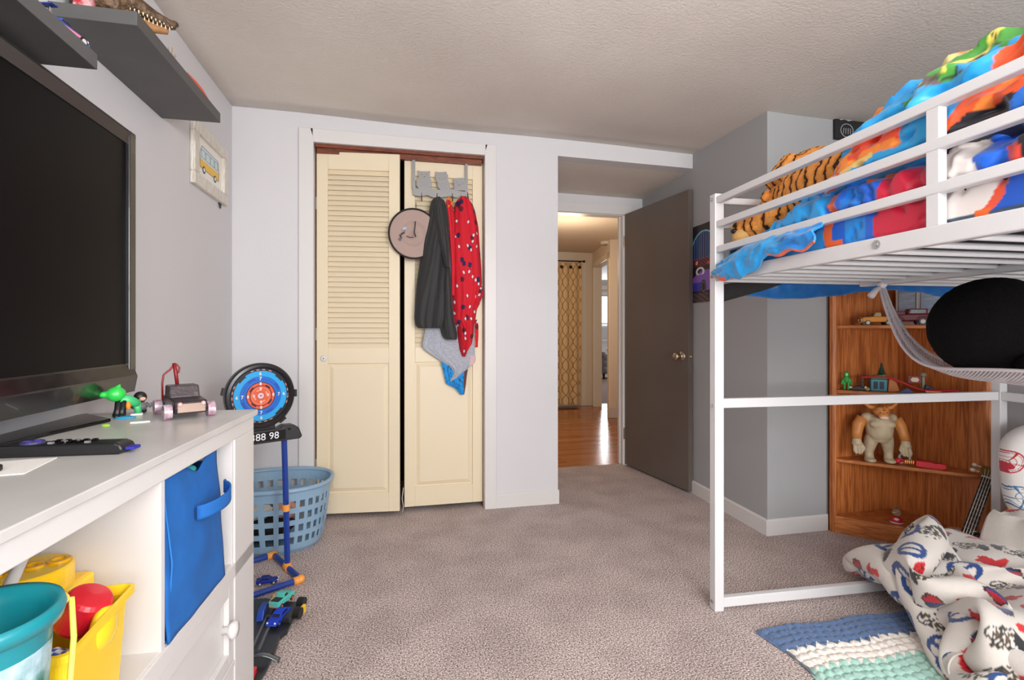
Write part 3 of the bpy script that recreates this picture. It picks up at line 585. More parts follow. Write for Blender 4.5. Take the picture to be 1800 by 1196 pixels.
    if style=='pickup':
        MB().box(-.47*s,-.16*s,-w*.8,w*.8,.315*s,.318*s).build('bed',blackp,t)
        MB().box(.465*s,.505*s,-w*.6,w*.6,.16*s,.25*s).build('grille',chrome,t,bevel=.006*s)
    return t
toy_car('toy_dragster','blue and white toy dragster with a rear wing on the lower shelf end','toy car',(-.722,1.305,1.7262),PI/2-.2,.10,(52,80,160),(200,200,206),'race')
# ---------------------------------------------------------------- framed print
t=thing('framed_picture','whitewashed wooden frame with a yellow van drawing on the left wall','picture',(XL+.001,2.686,1.878),0)
wf=wood('white_washed',(226,222,214),(196,186,172),(30,30,3),6)
hw,hh=.221,.145
b=MB()
for q in ((-hw,hw,hh-.055,hh),(-hw,hw,-hh,-hh+.055),(-hw,-hw+.055,-hh+.055,hh-.055),(hw-.055,hw,-hh+.055,hh-.055)): b.box(0,.022,*q)
b.build('frame',wf,t,bevel=.004)
iw,ih=hw-.053,hh-.053
MB().box(0,.006,-iw,iw,-ih,ih).build('print_paper',M('print_paper',(236,234,228),rough=.5),t)
def flat(poly,d,mat,name,dz=.0008): return MB().prism(poly,.006,.006+d,'x').build(name,mat,t)
flat([(-.12,-.045),(.12,-.045),(.125,-.005),(-.125,-.005)],.0006,M('van_yellow',(236,190,84),rough=.6),'van_lower_body')
flat([(-.125,-.004),(.125,-.004),(.11,.05),(-.1,.055),(-.12,.03)],.0006,M('van_blue',(206,222,228),rough=.6),'van_upper_body')
ln=M('van_ink',(60,70,80),rough=.6); b=MB()
for x0,x1 in ((-.105,-.06),(-.05,0),(.01,.055),(.065,.105)): b.tube([(.0072,x0,.004),(.0072,x1,.004),(.0072,x1,.04),(.0072,x0,.04)],.0007,5,close=True)
b.tube([(.0072,-.12,-.045),(.0072,.12,-.045),(.0072,.126,-.004),(.0072,.11,.052),(.0072,-.1,.057),(.0072,-.126,.02)],.0008,5,close=True)
b.build('ink_lines',ln,t)
for y in (-.075,.07): MB().tube([(.0068,y,-.047),(.0078,y,-.047)],.017,18).build('van_wheel',ln,t); MB().tube([(.0075,y,-.047),(.0082,y,-.047)],.0095,14).build('van_hubcap',M('print_paper'),t)
o=MB().tube([(.004,0,.0),(.006,.012,-.008),(.006,.008,-.022),(.006,-.006,-.018),(.004,-.002,-.004)],.0022,8,close=True).box(-.001,.004,-.006,.03,-.002,.003).build('wall_hook',blackp); o.location=(XL+.001,2.83,1.728); tag(o,'tiny black wire hook below the framed van picture','hook')
# ---------------------------------------------------------------- target game
ux=Vector((.857,.514,0)).normalized(); rzT=math.atan2(ux.y,ux.x)
t=thing('dart_target','black electronic target game with blue and orange rings on pipe stand','target game',(-.489,2.456,0),rzT)
# local x: to the right along the board, local -y: front
blu=M('pipe_blue',(22,58,146),rough=.3,coat=.3); ora=M('joint_orange',(240,160,70),rough=.4)
pw=-.30; r=.0125; zr=.014
def lp(px,py,z=0): 
    w=onZ(px,py,z)-Vector((-.489,2.456,0)); return (w.x*ux.x+w.y*ux.y,-w.x*ux.y+w.y*ux.x)
F=(-.0,-.158); Bk=(-.0,.21)
for xx in (0,pw):
    MB().tube([(xx,-.15,zr),(xx,.17,zr)],r,14).build('base_pipe',blu,t)
    MB().tube([(xx,0,.02),(xx-.006,.0,.32)],r,14).tube([(xx-.006,0,.3),(xx-.014,0,.60)],r,14).build('upright_pipe',blu,t)
    MB().tube([(xx-.006,0,.27),(xx-.007,0,.30)],.0155,14).build('collar',ora,t)
    MB().tube([(xx,-.02,zr),(xx,.02,zr)],.0165,14).tube([(xx,0,zr),(xx,0,.035)],.0165,14).build('tee_joint',ora,t)
    for yy in (-.155,.175): MB().ell((xx,yy,zr+.002),.0175).tube([(xx,yy,zr),(xx+(-.03 if xx==0 else .03),yy,zr)],.0165,12).build('elbow_joint',ora,t,smooth=True)
for yy in (-.155,.175): MB().tube([(pw+.02,yy,zr),(-.02,yy,zr)],r,14).build('cross_pipe',blu,t)
# console
MB().prism([(-.36,-.035),(.045,-.035),(.055,-.025),(.04,.015),(.02,.03),(-.02,.032),(-.04,.022),(-.33,.022),(-.36,.01)],-.035,.03,'y',Tm((0,0,.63))).build('console',M('console_black',(44,44,47),rough=.45,bump=(200,.3,.001)),t,bevel=.005)
MB().box(-.27,-.02,-.0365,-.035,.603,.645).build('display',blackg,t)
dg=M('digit_white',(214,216,220),rough=.4,emit=(214,220,226,.25))
text('88 388 98',.043,Tm((-.135,-.0368,.6235),rx=PI/2),dg,'digits',t,.0003)
MB().tube([(-.005,-.036,.645),(-.005,-.039,.645)],.006,10).build('button',blackg,t)
# board
bc=(-.115,0,.80); R=.143
T=Tm(bc,rx=PI/2)   # lathe axis -> local -y
MB().lathe([(0,-.02),(R-.01,-.02),(R,-.012),(R,.012),(R-.006,.02),(R-.016,.022),(R-.022,.016),(R-.024,.008),(0,.008)],64,T).build('rim',M('rim_black',(34,33,36),rough=.28),t,smooth=False)
MB().box(-.158,-.058,-.015,.02,.632,.672).build('bracket',blackp,t)
for a in (2.95,.0,-.9): MB().box(-.01,.01,-.012,.012,-.016,.016,Tm((bc[0]+(R)*math.cos(a),0,bc[2]+R*math.sin(a)),ry=-a)).build('clip',blackp,t)
nr,na=70,180; rr=np.linspace(0,R-.023,nr); aa=np.linspace(0,2*PI,na,endpoint=False); Rg,Ag=np.meshgrid(rr,aa,indexing='ij'); q=Rg/(R-.023)
x=bc[0]+Rg*np.cos(Ag); z=bc[2]+Rg*np.sin(Ag); y=-.0085+0*x
col=np.zeros(q.shape+(3,))+A3((22,18,26))
oct_=np.cos(((Ag+PI/8)%(PI/4))-PI/8); lim=.90-.05*(np.abs(np.cos(2*Ag))<.35)
col=lay(col,q<lim,(30,160,226)); col=lay(col,q<.70,(18,104,206)); col=lay(col,np.abs(q-.70)<.008,(10,60,130)); col=lay(col,np.abs(q-.60)<.008,(10,60,130))
col=lay(col,(q<.68)&(q>.615)&(np.abs(((Ag-.3)%(PI/2))-.2)<.22),(24,70,180))
col=lay(col,q<.50,(24,24,44)); col=lay(col,q<.475,(222,92,58)); col=lay(col,(q>.36)&(q<.385),(70,20,30)); col=lay(col,(q>.39)&(q<.43)&(((Ag+.9)%(PI/2))<.5),(50,16,26)); col=lay(col,(q>.29)&(q<.305),(236,150,120)); col=lay(col,(np.abs(q-.22)<.02)&(((Ag)%(PI/2))<.7),(240,160,130))
col=lay(col,q<.13,(28,22,30)); col=lay(col,q<.105,(226,196,206)); col=lay(col,q<.02,(190,60,90))
col=lay(col,(np.abs(q-.945)<.014)&(np.abs(((Ag+PI/4)%(PI/2))-PI/4)<.45)&((Ag*24%1)<.5),(226,150,130))
MB().grid(x,y,z,col=col,wrap=True).build('face',MC('target_print',.35),t)
wn=M('target_numeral',(226,222,214),rough=.5)
for s_,rad,sz in (('6',.80,.018),('7',.62,.02),('8',.43,.018),('9',.24,.018)):
    for k in range(4):
        a=k*PI/2+.02; text(s_,sz,Tm((bc[0]+rad*(R-.023)*math.cos(a),-.009,bc[2]+rad*(R-.023)*math.sin(a)),rx=PI/2),wn,'numeral',t,.0004,.0006)
text('10',.013,Tm((bc[0],-.0092,bc[2]),rx=PI/2),M('ten_pink',(190,50,90)),'numeral',t,.0005)
# ---------------------------------------------------------------- laundry basket
t=thing('laundry_basket','light blue oval plastic laundry basket beside the closet','laundry basket',(-.61,2.785,.002))
lb=M('basket_blue',(138,170,196),rough=.4,coat=.1)
nc=34; cols=[]; 
for i in range(nc):
    a=2*PI*i/nc; cols+=[a,a+2*PI/nc*.42]
rows=[0,.02,.05,.085,.11,.145,.17,.205,.23,.265,.285,.312]
mask=np.ones((len(rows)-1,len(cols)),bool)
for j in range(len(rows)-1):
    for i in range(len(cols)):
        if j in (2,4,6,8) and i%2==1: mask[j,i]=False
Zr=np.array(rows); k=np.sqrt(Zr/.312); rx=.205+.06*k; ry=.152+.060*k
A,Zg=np.meshgrid(np.array(cols),Zr)
se=lambda c:np.sign(c)*np.abs(c)**.85
o=MB().grid(rx[:,None]*se(np.cos(A)),ry[:,None]*se(np.sin(A)),Zg,mask=mask,wrap=True).build('lattice_body',lb,t); q=o.modifiers.new('so','SOLIDIFY'); q.thickness=.004; q.offset=0
n=64; pts=[(.272*se(math.cos(a)),.218*se(math.sin(a)),.318) for a in np.linspace(0,2*PI,n,endpoint=False)]
MB().tube(pts,.011,12,close=True).build('rim',lb,t,smooth=True)
MB().lathe([(.0,0),(1,0),(1,.004),(0,.004)],48,Matrix.Identity(4),sx=.205,sy=.152).build('bottom',lb,t)
for i,(x,y,z,r,c,lab) in enumerate(((-.05,.02,.07,(.13,.1,.065),(40,38,40),'crumpled dark clothes at the bottom of the laundry basket'),(.06,-.03,.165,(.07,.06,.035),(214,160,140),'peach coloured cloth lying in the laundry basket'),(-.08,-.02,.16,(.07,.07,.03),(216,214,210),'white cloth lying in the laundry basket'))):
    U,V=UV(36,24); th=U*2*PI; ph=(V-.5)*PI; nn=1+.25*pn(np.cos(th)*np.cos(ph)*3+i*7,np.sin(th)*np.cos(ph)*3,np.sin(ph)*3)
    o=MB().grid(r[0]*nn*np.cos(ph)*np.cos(th),r[1]*nn*np.cos(ph)*np.sin(th),r[2]*nn*np.sin(ph)).build('laundry',M('laundry%d'%i,c,rough=.9),smooth=True); o.location=(-.61+x,2.785+y,z+.01); tag(o,lab,'laundry')
# ---------------------------------------------------------------- toys on the carpet
smoke=M('track_black',(40,42,46),rough=.3)
t=thing('toy_track_set','black plastic toy car track set lying on the carpet by the dresser','toy track',(-.5,1.95,.0),0)
ou=[onZ(p,q,.02) for p,q in ((440,1052),(470,1050),(505,1062),(519,1065),(517,1082),(505,1108),(492,1118),(488,1132),(480,1150),(470,1172),(455,1196))]
poly=[(v.x+.5,v.y-1.95) for v in ou]+[(-.02,-.42),(-.09,-.3),(-.1,.1)]
MB().prism(poly,.003,.018,'z').build('base_plate',smoke,t,bevel=.004)
def L3(px,py,z): v=onZ(px,py,z); return Vector((v.x+.5,v.y-1.95,z))
c=L3(505,1075,.03); MB().box(-.05,.045,-.06,.05,.018,.042,Tm((c.x,c.y,0),rz=-.3)).build('garage_block',smoke,t,bevel=.006)
MB().box(-.006,.006,-.02,.02,.02,.05,Tm((c.x+.055,c.y-.015,0),rz=-.3)).build('yellow_knob',yel,t,bevel=.003)
for k in (0,1): MB().tube([(0,-.012,0),(0,.012,0)],.02,16,Tm((c.x+.045,c.y+(.03 if k else -.045),.042),rz=PI/2-.3)).build('roller',blackp,t)
c=L3(462,1075,.03); MB().prism([(-.05,.018),(.05,.018),(.04,.045),(-.03,.05)],-.012,.012,'x',Tm((c.x,c.y,0))).build('blue_launcher',M('launcher_blue',(32,70,170),rough=.3),t,bevel=.003)
MB().tube([(0,.02,.045),(.01,.045,.05),(.005,.06,.055)],[.009,.008,.01],10,Tm((c.x+.02,c.y,0))).build('cream_lever',M('lever_cream',(228,196,140)),t,smooth=True)
c=L3(458,1110,.02); MB().box(-.004,.004,-.12,.1,.018,.026,Tm((c.x,c.y,0))).box(.02,.028,-.12,.1,.018,.026,Tm((c.x,c.y,0))).build('rails',M('rail_grey',(90,94,104),rough=.25),t)
c=L3(468,1157,.03); U,V=UV(20,4); MB().grid(-.06+.12*U,-.012+.024*V,.016+.028*np.sin(U*PI)).build('chrome_bridge',M('bridge_metal',(110,118,124),rough=.2,metal=.8),t,smooth=True,solid=.003).location=(c.x-.02,c.y,0)
c=L3(443,1190,.02); MB().box(-.02,.01,-.02,.02,.018,.04,Tm((c.x,c.y,0))).build('red_block',M('toy_red'),t,bevel=.004)
p=onZ(496,1062,.042); toy_car('toy_truck','teal toy truck with an orange tail parked on the black track set','toy car',(p.x,p.y,.043),1.15,.10,(90,190,180),(214,110,80),'pickup')
p=onZ(490,1092,.02); toy_car('toy_racer','shiny blue toy racer nose down on the black track set','toy car',(p.x,p.y,.02),-1.9,.10,(30,60,190),(60,90,200),'sedan')
p=onZ(470,1027,.0); toy_car('toy_coupe','dark blue toy coupe on the carpet inside the target stand','toy car',(p.x,p.y,.002),.1,.085,(24,44,140),(190,196,204),'sedan')
# ================================================================ CLOTHES ON THE CLOSET DOOR
def hung(name,rows,y0,depth,mat,parent,folds=(7,.010,2.,0),paint=None,n=(70,110),seedz=0,skew=0,edge=.7):
    "cloth body between a left and a right edge (rows: sight-line height, left, right), bulging towards the room"
    rows=sorted(rows); py=np.array([r[0] for r in rows],float); l=np.array([r[1] for r in rows],float); r=np.array([r[2] for r in rows],float)
    nu,nv=n; yy=np.linspace(py[0],py[-1],nv); ll=np.interp(yy,py,l); rr=np.interp(yy,py,r)
    k=np.array([.25,.5,.25])
    for _ in range(2): ll[1:-1]=np.convolve(ll,k,'same')[1:-1]; rr[1:-1]=np.convolve(rr,k,'same')[1:-1]
    P=np.zeros((nv,nu,3))
    for j in range(nv):
        a=onY(ll[j],yy[j],y0); c=onY(rr[j],yy[j],y0)
        u=np.linspace(0,1,nu)[:,None]; P[j]=np.array(a)*(1-u)+np.array(c)*u
    X,Z=P[...,0],P[...,2]; U=np.linspace(0,1,nu)[None,:]*np.ones((nv,1)); wid=(X[:,-1]-X[:,0])[:,None]
    prof=np.clip(1-np.abs(2*U-1)**3,0,1)**edge
    fr,am,vf,warp=folds
    ph=U*fr+.5*pn(X*5,Z*vf,seedz+3.)+warp*Z
    f=pn(ph,Z*vf*.6,seedz)+.25*pn(ph*2.1+5,Z*vf,seedz+1.)
    f=-np.abs(f)*2+.6
    Yf=y0-(depth*prof+am*f*prof**.5)*np.clip(wid/.05,.15,1); 
    Yf=np.minimum(Yf,y0-.001)
    col=paint(U,np.linspace(0,1,nv)[:,None]*np.ones((1,nu)),X,Z) if paint else None
    b=MB().grid(X,Yf,Z,col=col)
    b.grid(X,np.full_like(X,y0),Z,col=col,flip=True)
    # close the rim
    N=nu*nv; ring=[i for i in range(nu)]+[j*nu+nu-1 for j in range(1,nv)]+[(nv-1)*nu+i for i in range(nu-2,-1,-1)]+[j*nu for j in range(nv-2,0,-1)]
    for i in range(len(ring)):
        a,c=ring[i],ring[(i+1)%len(ring)]; b.f.append((a,c,c+N,a+N))
    return b.build(name,mat,parent,world=True,smooth=True)
HK=3.068
t=thing('owl_hook_rack','grey metal over-door hook rack with three owl cutouts','hook rack',onY(772,345,HK))
gm=M('rack_grey',(142,142,142),rough=.45,metal=.3)
def HP(px,py,y=HK): v=onY(px,py,y); return (v.x,v.z)
S=13.0*.92  # detail scale of the survey crop
def cp(x,y): return HP(710+x/11.96,260+y/11.96)
bar=[cp(*p) for p in ((185,850),(330,860),(560,850),(700,885),(980,870),(1060,885),(1285,930),(1345,930),(1345,1015),(1280,1020),(1200,1010),(1110,1055),(1000,1020),(900,1030),(790,1045),(700,1050),(600,1045),(500,995),(430,1005),(360,1020),(250,1010),(195,990))]
MB().prism(bar,HK-.003,HK,'y').build('branch_bar',gm,t,world=True)
b=MB()
for x0,x1,y0_,y1_ in ((172,238,160,860),(1285,1340,240,940)):
    b.prism([cp(x0,y0_),cp(x1,y0_),cp(x1,y1_),cp(x0,y1_)],HK-.0028,HK-.0002,'y')
a=onY(728,273,HK); c=onY(820,281,HK)
for q in (a,c): b.box(q.x-.009,q.x+.009,HK-.0028,HK+.06,q.z-.002,q.z+.001)
b.build('door_straps',gm,t,world=True)
owl=[[(285,470),(340,495),(500,500),(552,490),(545,600),(580,700),(585,780),(540,855),(320,865),(270,800),(262,710),(310,600)],
     [(665,500),(720,515),(850,510),(885,500),(930,590),(920,680),(960,750),(968,840),(930,890),(780,895),(710,830),(705,740),(665,640)],
     [(1045,640),(1110,640),(1230,632),(1278,645),(1285,760),(1290,900),(1050,890),(1060,800),(1045,740)]]
eyes=[[(375,560),(475,565),(430,610)],[(740,640),(855,650),(795,670)],[(1110,720),(1230,740),(1165,780)]]
for k in range(3):
    w=MB().prism([cp(*p) for p in owl[k]],HK-.0027,HK-.0003,'y').build('owl',gm,t,world=True)
    b=MB()
    for i,e in enumerate(eyes[k]):
        x,z=cp(*e); r=.0022 if i<2 else .002
        if i<2: b.tube([(x-.004,HK-.0029,z+.001),(x,HK-.0031,z-.002),(x+.004,HK-.0029,z+.001)],.0008,5)
        else: b.ell((x,HK-.0028,z),(r,.0005,r*1.8 if k==0 else r*1.2))
    cx=sum(p[0] for p in owl[k])/len(owl[k]); cyy=max(p[1] for p in owl[k])
    for rw in range(3):
        for q in range(4 if rw%2==0 else 3):
            x,z=cp(cx+(q-(1.5 if rw%2==0 else 1))*52*(1 if k!=2 else .85),cyy-150+rw*42+(8*(q)))
            b.tube([(x-.0022,HK-.0029,z+.0006),(x,HK-.0031,z-.001),(x+.0022,HK-.0029,z+.0006)],.0006,5)
    b.build('cut_marks',blackp,w); 
    bpy.context.view_layer.update() if False else None
for o in list(C.objects):
    if o.name.startswith('cut_marks'):  # marks are given in room coordinates
        o.data.transform(Matrix.Translation(-t.location))
for px,py in ((741,345),(768,346),(795,346),(822,344)):
    v=onY(px,py,HK-.002); MB().tube([(v.x,HK-.001,v.z+.02),(v.x,HK-.004,v.z-.02),(v.x,HK-.02,v.z-.034),(v.x,HK-.032,v.z-.024),(v.x,HK-.034,v.z-.012)],.0028,8).build('hook',M('hook_wire',(110,100,90),rough=.3,metal=.8),t,world=True,smooth=True)
# sun hat
hc=onY(727,411,3.0)
t=thing('sun_hat','tan brimmed sun hat hanging underside out beside the black jacket','hat',hc)
tan=M('hat_tan',(170,147,139),rough=.85,bump=(120,.2,.002))
R=.140
MB().lathe([(R,0),(R*.93,.0),(R*.55,.002),(R*.5,.004),(R*.46,.010),(R*.3,.012),(0,.012)],56,Tm((0,0,0),rx=-PI/2),sy=1.03,cap=False).build('brim_and_crown',tan,t,smooth=True,solid=.002)
pts=[(R*math.cos(a),-.004,R*1.03*math.sin(a)) for a in np.linspace(0,2*PI,56,endpoint=False)]
MB().tube(pts,.0052,8,close=True).build('edge_binding',M('hat_edge',(38,34,34),rough=.9),t,smooth=True)
b=MB()
for rr in (.62,.7,.78,.86): b.tube([(R*rr*math.cos(a),.0075-.009*rr*.6,R*1.03*rr*math.sin(a)) for a in np.linspace(0,2*PI,48,endpoint=False)],.0006,5,close=True)
b.build('brim_stitching',M('stitch',(140,118,112),rough=.9),t)
b=MB().tube([(.01,-.004,.07),(.008,-.012,.04),(.004,-.008,.01),(.012,-.012,-.02)],.0028,8).tube([(-.05,-.003,.012),(-.062,-.008,-.004),(-.072,-.012,-.016),(-.074,-.01,-.03)],.002,7).tube([(-.066,-.004,-.03),(-.08,-.008,-.012),(-.066,-.009,.0),(-.05,-.004,.0)],.002,7).tube([(-.04,-.004,-.016),(-.02,-.008,-.024),(.0,-.006,-.022)],.002,7)
b.build('chin_cord',blackp,t,smooth=True); MB().tube([(-.076,-.014,-.036),(-.076,-.006,-.036)],.0085,14).build('toggle',M('toggle',(52,50,60),rough=.3),t)
MB().box(-.052,-.030,-.002,.002,.036,.048,Tm(ry=-.3)).build('blue_tag',M('tag_blue',(150,186,210)),t)
MB().tube([(.014,0,R*1.03),(.014,.02,R*1.03+.02),(.014,.03,R*1.03+.045)],.0025,6).build('hanging_loop',M('hook_wire'),t)
# towel first (furthest back)
t=thing('hooded_towel','grey backed towel with a blue printed side hanging under the black jacket','towel',onY(790,600,3.06))
tw=M('towel_grey',(178,182,194),rough=.95,bump=(300,.5,.002),var=(120,.25))
hung('printed_side',[(600,775,825),(640,776,824),(652,779,822),(665,782,820),(676,784,819),(682,800,818),(694,809,816)],3.062,.008,MC('towel_print',.9),t,folds=(4,.006,3,0),paint=lambda U,V,X,Z: lay(lay(lay(np.zeros(U.shape+(3,))+A3((30,140,214)),(U>.55)&(V>.25)&(V<.5),(40,70,130)),(np.abs(pn(U*5,V*6,9.))<.06),(20,40,80)),U>.86,(96,60,56)),n=(40,50))
hung('grey_back',[(395,772,800),(500,760,810),(575,748,815),(598,744,833),(611,741,834),(620,752,835),(630,768,834),(640,782,830),(648,795,824),(656,798,812),(664,794,804),(671,790,794)],3.055,.012,tw,t,folds=(5,.008,2,0),n=(60,90))
hung('pink_corner',[(625,826,836),(635,824,836),(643,822,830)],3.05,.004,M('towel_pink',(206,176,180),rough=.95),t,folds=(1,.002,1,0),n=(12,12))
# black jacket
t=thing('jacket','black zip jacket hanging between the sun hat and the red robe','jacket',onY(768,350,3.02))
jk=M('jacket_black',(38,38,39),rough=.7,bump=(220,.4,.0015),sheen=.1)
hung('body',[(349,764,773),(353,758,780),(365,755,784),(385,752,787),(405,748,788),(430,742,789),(460,738,789),(500,732,791),(540,729,791),(560,728,789),(572,730,786),(577,735,780)],3.035,.055,jk,t,folds=(2.6,.026,1.3,-.5),n=(90,140),seedz=2)
hung('sleeve',[(470,780,791),(500,776,794),(540,774,796),(565,772,799),(585,775,804),(593,778,804),(597,782,803)],3.03,.06,jk,t,folds=(1.6,.014,2,0),n=(40,80),seedz=7)
hung('hood',[(352,766,780),(362,763,785),(380,764,788),(400,767,789),(420,770,790),(445,776,790),(470,782,790)],2.975,.03,jk,t,folds=(2.5,.014,3,.4),n=(40,70),seedz=5)
# red robe
def robe(U,V,X,Z):
    col=np.zeros(U.shape+(3,))+A3((200,18,40)); rs=random.Random(5)
    x0,x1,z0,z1=X.min(),X.max(),Z.min(),Z.max()
    A_=(x1-x0)*(z1-z0); 
    for i in range(max(2,int(A_*200))):
        cx=rs.uniform(x0,x1);cz=rs.uniform(z0,z1); d=np.hypot((X-cx)/.011,(Z-cz)/.016); d=d+.35*pn(X*90,Z*90,float(i)); col=lay(col,(d<1)*1.,(44,22,70) if i%3 else (90,14,36))
    seen=[]
    for i in range(max(3,int(A_*900))):
        cx=rs.uniform(x0,x1);cz=rs.uniform(z0,z1)
        if any(math.hypot(cx-p,cz-q)<.026 for p,q in seen) or len(seen)>A_*230+2: continue
        seen.append((cx,cz)); a=rs.uniform(-.6,.6); dx=(X-cx)*math.cos(a)+(Z-cz)*math.sin(a); dz=-(X-cx)*math.sin(a)+(Z-cz)*math.cos(a)
        d=np.hypot(dx/.0052,dz/.0095); col=lay(col,d<1.35,(80,10,26)); col=lay(col,d<1,(236,214,222))
    return col
rm=MC('robe_cloth',.85,bump=(160,.3,.001))
t=thing('robe','red robe with white and navy flecks hanging on the right hook','robe',onY(815,350,3.02))
hung('body',[(349,807,818),(353,803,826),(360,799,831),(375,796,836),(400,794,841),(430,793,843),(470,793,846),(495,794,847),(512,793,848),(518,793,849),(535,794,843),(545,795,838),(560,794,836),(568,796,834),(574,803,833),(590,804,832),(605,806,829),(616,808,822),(627,812,818)],3.045,.05,rm,t,folds=(2.6,.026,1.8,.5),paint=robe,n=(120,260),seedz=11)
hung('lining_edge',[(352,785,790),(358,784,794),(380,787,799),(420,790,800),(470,793,800),(520,794,799)],2.992,.02,M('robe_lining',(206,26,44),rough=.85),t,folds=(2,.01,2,0),n=(24,80),seedz=4)
MB().tube([(onY(786,352,3.0)),(onY(789,346,3.02)),(onY(795,358,2.99)),(onY(787,364,2.98))],.006,8).build('collar_trim',M('robe_orange',(230,130,40),rough=.8),t,world=True,smooth=True)
hung('belt_end',[(562,833,838),(572,835,841),(590,835,841),(606,836,840),(611,835,840)],3.05,.012,rm,t,folds=(1,.003,2,0),paint=robe,n=(16,50))
hung('sleeve',[(505,836,846),(512,834,849),(521,832,849),(530,834,844),(538,836,840)],3.01,.03,rm,t,folds=(2,.008,4,0),paint=robe,n=(24,40),seedz=21)
# ---------------------------------------------------------------- poster on the chase wall
t=thing('car_poster','dark poster with a purple sports car and a lit arch beside the door','poster',(xw(2.9)-.002,2.9,1.27),0)
U,V=UV(150,240); y0,y1=2.745,3.075; y=y1+(y0-y1)*U; z=1.27+.505*V; x=np.array([[xw(a) for a in r] for r in y])-.003
col=np.zeros(U.shape+(3,))+A3((16,14,26)); yy=(U-.5)*.33; zz=V*.505
rr=np.hypot(yy/.15,(zz-.30)/.16); arch=(zz>.28)
col=lay(col,(rr<1)*arch,(22,40,96)); col=lay(col,(np.abs(rr-1)<.03)*arch,(120,190,214))
for k in range(-5,6): col=lay(col,(np.abs(yy-k*.026)<.0022)*(rr<1)*arch,(80,150,196))
col=lay(col,(zz>.235)&(zz<.29)&(np.sin(yy*160)*np.sin(zz*300)>.2),(150,50,80)); col=lay(col,np.hypot(yy+.08,zz-.26)<.014,(255,150,120)); col=lay(col,np.hypot(yy-.05,zz-.25)<.009,(250,60,60))
car=(zz<.205-.5*np.clip(np.abs(yy-.03)-.05,0,1)**1.1)&(zz>.075)&(yy>-.17)&(yy<.16)
col=lay(col,car,(132,92,190)); col=lay(col,car&(zz<.13)&(yy<-.02),(50,50,170)); col=lay(col,(np.abs(np.hypot((yy+.04)/.05,(zz-.2)/.03)-.8)<.2)&(zz>.18),(226,226,236))
col=lay(col,np.hypot((yy-.0)/.03,(zz-.1)/.045)<1,(14,14,18)); col=lay(col,np.abs(np.hypot(yy/.03,(zz-.1)/.045)-.7)<.07,(110,110,130))
col=lay(col,(zz<.06),(60,46,54)); col=lay(col,(zz<.06)&(np.sin(yy*90+zz*200)>.6),(100,76,90))
MB().grid(x,y,z,col=col).build('print',MC('poster_print',.4),t,world=True,solid=.001)
# black sign on the jog wall
t=thing('wall_sign','black sign with a white round emblem high behind the loft bed','sign',(2.32,2.317,2.13))
MB().box(0,.34,-.016,0,0,.155).build('canvas',M('sign_black',(30,29,32),rough=.7),t,bevel=.002)
b=MB(); cx,cz=.075,.05
b.tube([(cx+.04*math.cos(a),-.0165,cz+.036*math.sin(a)) for a in np.linspace(0,2*PI,30,endpoint=False)],.0016,5,close=True)
for k in range(4): b.tube([(cx-.025+.016*k,-.0165,cz-.02),(cx-.02+.014*k,-.0165,cz+.012)],.0014,5)
for k in range(2): b.tube([(.03,-.0165,.105+.018*k),(.06,-.0165,.112+.018*k),(.085,-.0165,.104+.018*k),(.12,-.0165,.112+.018*k)],.003,5)
b.build('emblem',M('sign_white',(190,190,196),rough=.7),t)
# ================================================================ LOFT BED
BO=Vector((1.188,1.727)); BRZ=-math.radians(2.7)
def BL(e,s,z=0): # bed frame: e across, s towards the head end
    c,sn=math.cos(BRZ),math.sin(BRZ); return Vector((BO.x+e*c+s*sn,BO.y+e*sn-s*c,z))
BW,BLn=1.378,2.0
bed=thing('loft_bed','white metal loft bed frame with guard rails','bed',(BO.x,BO.y,0),BRZ)
P=.038
for e0 in (0,BW-P):
    for s0 in (0,BLn):
        b=MB().box(e0,e0+P,-s0,-s0+P,0,1.612 if True else 0); o=b.build('post',metalw,bed,bevel=.003)
        if s0==0 and e0==0:
            for z in (.032,.792,1.293,1.592): MB().tube([(-.001,.02,z),(-.003,.02,z)],.008,12).tube([(-.003,.02,z),(-.004,.02,z)],.004,6).build('bolt',chrome,o)
for e0 in (.004,BW-.034):
    sd=e0<.5
    for z0,z1 in ((1.574,1.599),(1.48,1.505),(1.383,1.408)):
        MB().box(e0,e0+.026,-BLn+P,0,z0,z1).build('guard_rail',metalw,bed,bevel=.003)
    for s in (.822,1.62): MB().box(e0+.002,e0+.024,-s-.03,-s,1.313,1.575).build('baluster',metalw,bed,bevel=.002)
    o=MB().box(e0,e0+.024,-BLn+P,.0,1.272,1.314).build('side_beam',metalw,bed,bevel=.003)
    if sd: MB().tube([(e0-.001,-.70,1.296),(e0-.003,-.70,1.296)],.011,14).tube([(e0-.003,-.70,1.296),(e0-.0045,-.70,1.296)],.006,6).build('bolt',chrome,o)
for s0 in (0,BLn):
    y=-s0+.006
    for z0,z1,nm in ((1.574,1.599,'end_rail'),(1.48,1.505,'end_rail'),(1.272,1.314,'end_beam'),(.783,.82,'end_rail'),(.011,.049,'floor_rail')):
        MB().box(P,BW-P,y,y+.026,z0,z1).build(nm,metalw,bed,bevel=.003)
MB().box(BW-.034,BW-.008,-BLn+P,0,.783,.82).build('side_rail',metalw,bed,bevel=.003)
MB().box(.645,.680,-BLn+P,.006,1.262,1.285).build('centre_beam',metalw,bed,bevel=.003)
for i in range(19):
    s=.09+i*.1; MB().tube([(.02,-s,1.282),(.652,-s,1.282)],.008,12).build('slat',metalw,bed); MB().tube([(.674,-s,1.282),(BW-.02,-s,1.282)],.008,12).build('slat',metalw,bed)
mt=thing('mattress','thin blue mattress lying on the slats of the loft bed','mattress',BL(.69,1.0,1.294),BRZ)
MB().box(-.645,.645,-.955,.99,0,.11).build('body',M('mattress_dark',(48,54,66),rough=.9),mt,bevel=.02)
